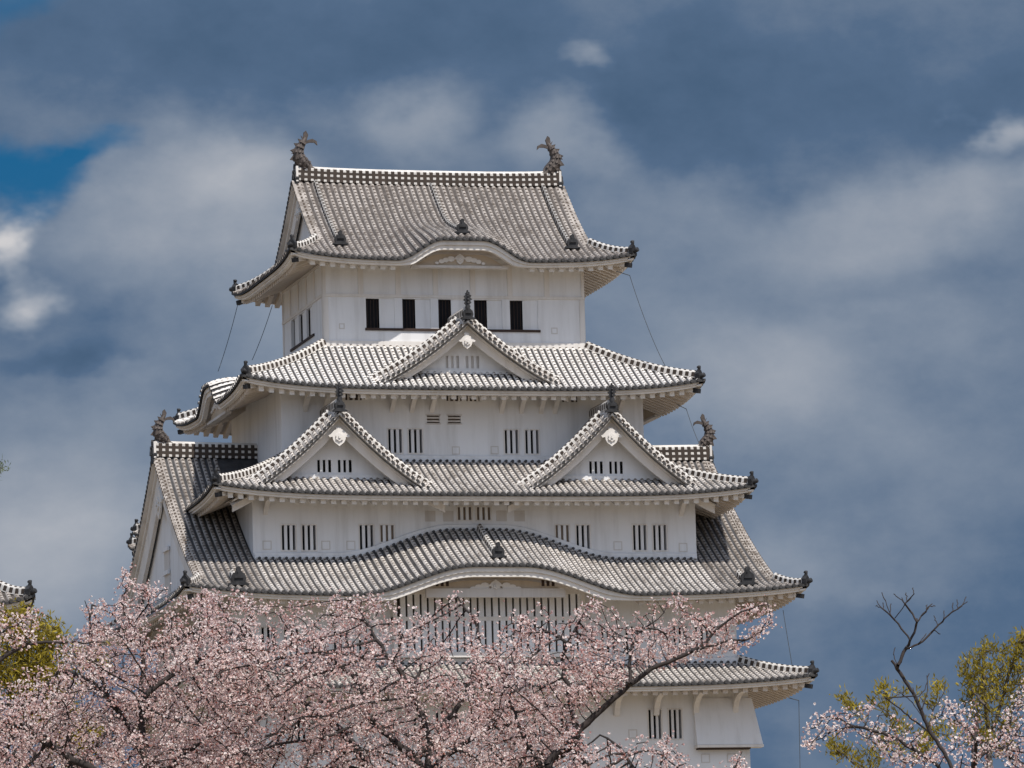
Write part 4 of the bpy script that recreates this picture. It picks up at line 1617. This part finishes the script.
# left cherry
cherry('pink cherry tree with a dark forked trunk below the big side gable', (146, 810), 61.0,
       [([(146, 810), (143, 740), (141, 688), (145, 651), (136, 628), (127, 611), (122, 596)], .060, .008, 0),
        ([(141, 700), (145, 693), (172, 675), (210, 655), (230, 633), (250, 622)], .040, .008, -.4),
        ([(145, 651), (160, 644), (180, 640), (200, 625)], .016, .006, .2),
        ([(143, 745), (110, 700), (90, 680), (60, 670)], .035, .01, .5),
        ([(146, 790), (200, 740), (240, 720), (270, 700)], .035, .01, .6),
        ([(110, 700), (95, 660), (88, 630), (92, 605)], .018, .006, .3),
        ([(146, 790), (70, 760), (30, 730), (0, 720)], .04, .012, -.4)],
       [(-60, 690), (-20, 676), (0, 668), (30, 664), (48, 656), (62, 640), (70, 612), (80, 596), (96, 584), (106, 592), (113, 602), (117, 578), (130, 566), (143, 576),
        (150, 594), (158, 598), (168, 590), (190, 588), (206, 584), (232, 588), (262, 600)],
       [(-60, 850), (262, 850)], 1.8, 3500, 31)
# another behind it
cherry('cherry tree in full blossom standing behind the forked one', (70, 830), 72.0,
       [([(70, 830), (72, 760), (66, 720), (50, 690)], .06, .02, 0), ([(72, 770), (110, 730), (140, 690), (170, 660)], .05, .015, .3),
        ([(72, 790), (20, 740), (-20, 700)], .05, .015, -.3)],
       [(-60, 690), (0, 678), (40, 676), (80, 650), (110, 640), (150, 625), (190, 625), (215, 640), (235, 670)],
       [(-60, 850), (235, 850)], 1.2, 1500, 91)
# far-left cherry, only its right-hand branches in view
cherry('nearly bare cherry branches with few flowers crossing the yellow-green willow', (-90, 800), 52.0,
       [([(-90, 800), (-60, 700), (0, 661), (27, 643), (70, 641), (104, 642)], .05, .006, 0),
        ([(-60, 700), (-20, 650), (0, 636), (15, 623), (32, 616)], .025, .005, .2),
        ([(27, 643), (30, 625), (34, 612)], .010, .004, .1)],
       [(-120, 600), (-60, 580), (-10, 590), (6, 594), (18, 606), (28, 628), (45, 634)],
       [(-120, 800), (-60, 700), (-10, 660), (10, 640), (28, 640), (45, 640)], .6, 240, 44, gap=-.2)
# right-hand cherry
cherry('thin pale pink cherry tree below the dead bare branch', (960, 830), 55.0,
       [([(960, 830), (940, 767), (915, 748), (883, 733), (853, 726), (838, 727), (822, 738)], .030, .004, 0),
        ([(853, 726), (835, 715), (818, 718)], .008, .003, 0),
        ([(974, 830), (974, 768), (976, 740), (976, 720)], .035, .022, .3),
        ([(976, 760), (1000, 740), (1012, 715), (1020, 690)], .022, .006, .4),
        ([(976, 740), (960, 722), (948, 705)], .012, .004, .2)],
       [(802, 728), (815, 716), (832, 706), (850, 706), (868, 700), (885, 706), (905, 722), (925, 722), (940, 700), (955, 692), (972, 694), (990, 712), (1005, 690),
        (1015, 676), (1040, 670), (1070, 680)],
       [(802, 752), (825, 745), (845, 738), (880, 748), (910, 800), (1070, 840)], .8, 420, 57, gap=-.1, per=(7, 12), tint=.1, thick=.07)

# small free sprigs of the low sprays: bare-topped tree on the right
def bare_tree():
    d = 54.0
    foot = site(965, 768, d)
    foot[2] = 0
    t = empty('bare_tree', foot, 'dead bare tree with leafless forked twigs standing against the sky', 'tree')
    px = [([(965, 900), (952, 768), (944, 752), (928, 728), (915, 696), (900, 673), (892, 661)], .045, .020),
          ([(898, 665), (905, 650), (912, 638), (918, 622), (917, 619)], .018, .011),
          ([(917, 622), (911, 612), (905, 604), (902, 598)], .009, .004), ([(905, 604), (910, 600), (914, 594)], .005, .003),
          ([(902, 600), (897, 596), (894, 594)], .004, .003), ([(904, 606), (895, 618)], .004, .003),
          ([(919, 620), (926, 610), (932, 604)], .006, .003), ([(926, 612), (927, 605)], .004, .003),
          ([(910, 640), (898, 624), (890, 615), (887, 604), (882, 593)], .009, .003), ([(890, 615), (882, 609), (877, 601)], .005, .003),
          ([(890, 614), (891, 604)], .004, .003), ([(884, 610), (883, 603)], .003, .0025),
          ([(910, 648), (922, 642), (934, 630), (944, 619), (952, 612), (967, 602)], .009, .003), ([(934, 630), (940, 634)], .004, .003),
          ([(944, 619), (944, 611)], .004, .003), ([(952, 612), (953, 603)], .004, .003), ([(938, 626), (934, 616)], .004, .002),
          ([(897, 664), (893, 656), (895, 648)], .006, .003), ([(915, 696), (913, 688)], .006, .003),
          ([(885, 698), (897, 706), (908, 716), (928, 731)], .010, .014), ([(922, 712), (928, 690), (927, 676)], .007, .003),
          ([(915, 700), (925, 690), (929, 674)], .005, .003),
          ([(958, 609), (957, 600)], .003, .002), ([(962, 606), (966, 597)], .003, .002), ([(928, 607), (935, 606)], .003, .002), ([(914, 594), (913, 588)], .003, .002),
          ([(907, 601), (906, 593)], .003, .002), ([(880, 607), (876, 606)], .003, .002), ([(920, 642), (926, 634)], .003, .002), ([(936, 706), (944, 694), (945, 684)], .005, .002),
          ([(922, 716), (910, 700), (902, 694)], .005, .002)]
    ls = [(T(p, d, .12), a * .58, b * .7) for p, a, b in px]
    pos, par, fix, rad = grow(ls, np.zeros((0, 3)), step=.05)
    wood_mesh('trunk', pos, par, rad, BARK, t, foot, 6)


bare_tree()


def leafy_tree(name, label, base, dist, limbs, clumps, mat, per, size, seed, spread=.07, up=.9, att=260):
    g0 = site(base[0], 768, dist)
    foot = np.array([g0[0], g0[1], 0.0])
    t = empty(name, foot, label, 'tree')
    fork = site(base[0], base[1], dist)
    ls = [([foot, foot + (fork - foot) * .5 + np.array([.1, 0, 0]), fork], .10, .05)]
    for pts, r0, r1, dd in limbs:
        ls.append((T(pts, dist + dd, .2), r0, r1))
    A = []
    for x, y, rx, ry, n in clumps:
        q = rng.normal(size=(n, 3))
        q = q / np.linalg.norm(q, axis=1)[:, None] * rng.uniform(0, 1, (n, 1)) ** .4
        for a in q:
            A.append(site(x + a[0] * rx, y + a[1] * ry, dist + a[2] * rx * dist / FPX * 1.1))
    A = np.array(A)
    pos, par, fix, rad = grow(ls, A, step=.09, reach=1.6, kill=.11)
    wood_mesh('trunk', pos, par, rad, TWIG, t, foot)
    # leaf tufts sit at the shoot tips
    D_ = np.min(((pos[:, None] - A[None]) ** 2).sum(-1), 1) if len(pos) * len(A) < 3e7 else np.zeros(len(pos))
    c = pos[(rad < .014) & (D_ < .20 ** 2)]
    leaves('crown', c, per, t, foot, mat, size, spread, up)


leafy_tree('young_tree', 'bushy yellow-green young tree in new leaf beside the dead bare tree', (988, 790), 66.0,
           [([(988, 800), (990, 740), (985, 700), (982, 670), (985, 645)], .05, .012, 0), ([(990, 740), (1005, 690), (1016, 650), (1022, 630)], .025, .008, .2),
            ([(985, 705), (972, 690), (966, 672)], .018, .006, -.2)],
           [(985, 668, 24, 30, 240), (985, 690, 28, 18, 200), (1018, 660, 14, 24, 100), (966, 668, 12, 10, 50), (1040, 660, 30, 40, 120), (1010, 690, 26, 22, 90), (966, 704, 9, 10, 34),
            (990, 730, 36, 30, 110)],
           YOUNG, (12, 18), (.075, .009), 71, .045, 1.0)
leafy_tree('slender_shrub', 'thin shrub with separate tufts of yellow-green leaves below the bare branch', (905, 800), 62.0,
           [([(905, 800), (905, 760), (890, 720), (884, 690)], .02, .005, 0), ([(905, 760), (870, 730), (848, 702)], .014, .004, .1),
            ([(905, 780), (925, 740), (936, 700), (938, 684)], .016, .004, .2), ([(905, 780), (860, 768), (840, 752), (834, 742)], .012, .004, -.1)],
           [(883, 690, 9, 12, 46), (847, 704, 10, 9, 46), (910, 690, 7, 8, 26), (937, 690, 8, 12, 40), (873, 702, 6, 5, 16), (840, 752, 14, 10, 46), (872, 756, 12, 10, 30),
            (900, 725, 14, 14, 26), (925, 745, 16, 16, 30), (955, 735, 10, 14, 24)],
           YOUNG, (14, 20), (.08, .009), 72, .045, 1.0)
leafy_tree('willow_tree', 'yellow-green leafy willow below the dark turret roof', (20, 800), 74.0,
           [([(20, 800), (22, 700), (28, 650), (30, 620)], .05, .01, 0), ([(22, 700), (45, 660), (54, 630)], .025, .006, .2), ([(22, 720), (0, 670), (-12, 630)], .03, .008, .3),
            ([(22, 740), (60, 735), (72, 725)], .03, .01, -.2)],
           [(30, 640, 34, 26, 360), (52, 640, 14, 22, 120), (-15, 640, 36, 36, 240), (30, 672, 50, 20, 200), (72, 740, 34, 30, 300), (45, 715, 34, 24, 200), (40, 690, 44, 24, 260), (90, 660, 24, 14, 70), (20, 618, 16, 12, 60)],
           YOUNG, (12, 18), (.10, .011), 73, .07, .5)
leafy_tree('pine_tree', 'pine tree of which only a green shoot shows, high above the turret roof', (-60, 800), 80.0,
           [([(-60, 800), (-58, 600), (-50, 480)], .09, .02, 0), ([(-55, 540), (-20, 480), (2, 468)], .03, .006, 0), ([(-55, 560), (-30, 520), (-10, 512)], .03, .006, .1)],
           [(-4, 468, 10, 6, 60), (-30, 480, 26, 16, 160), (-60, 460, 40, 30, 200), (-24, 516, 20, 9, 90), (-60, 520, 50, 30, 200)],
           PINE, (10, 16), (.11, .006), 74, .05, .6)
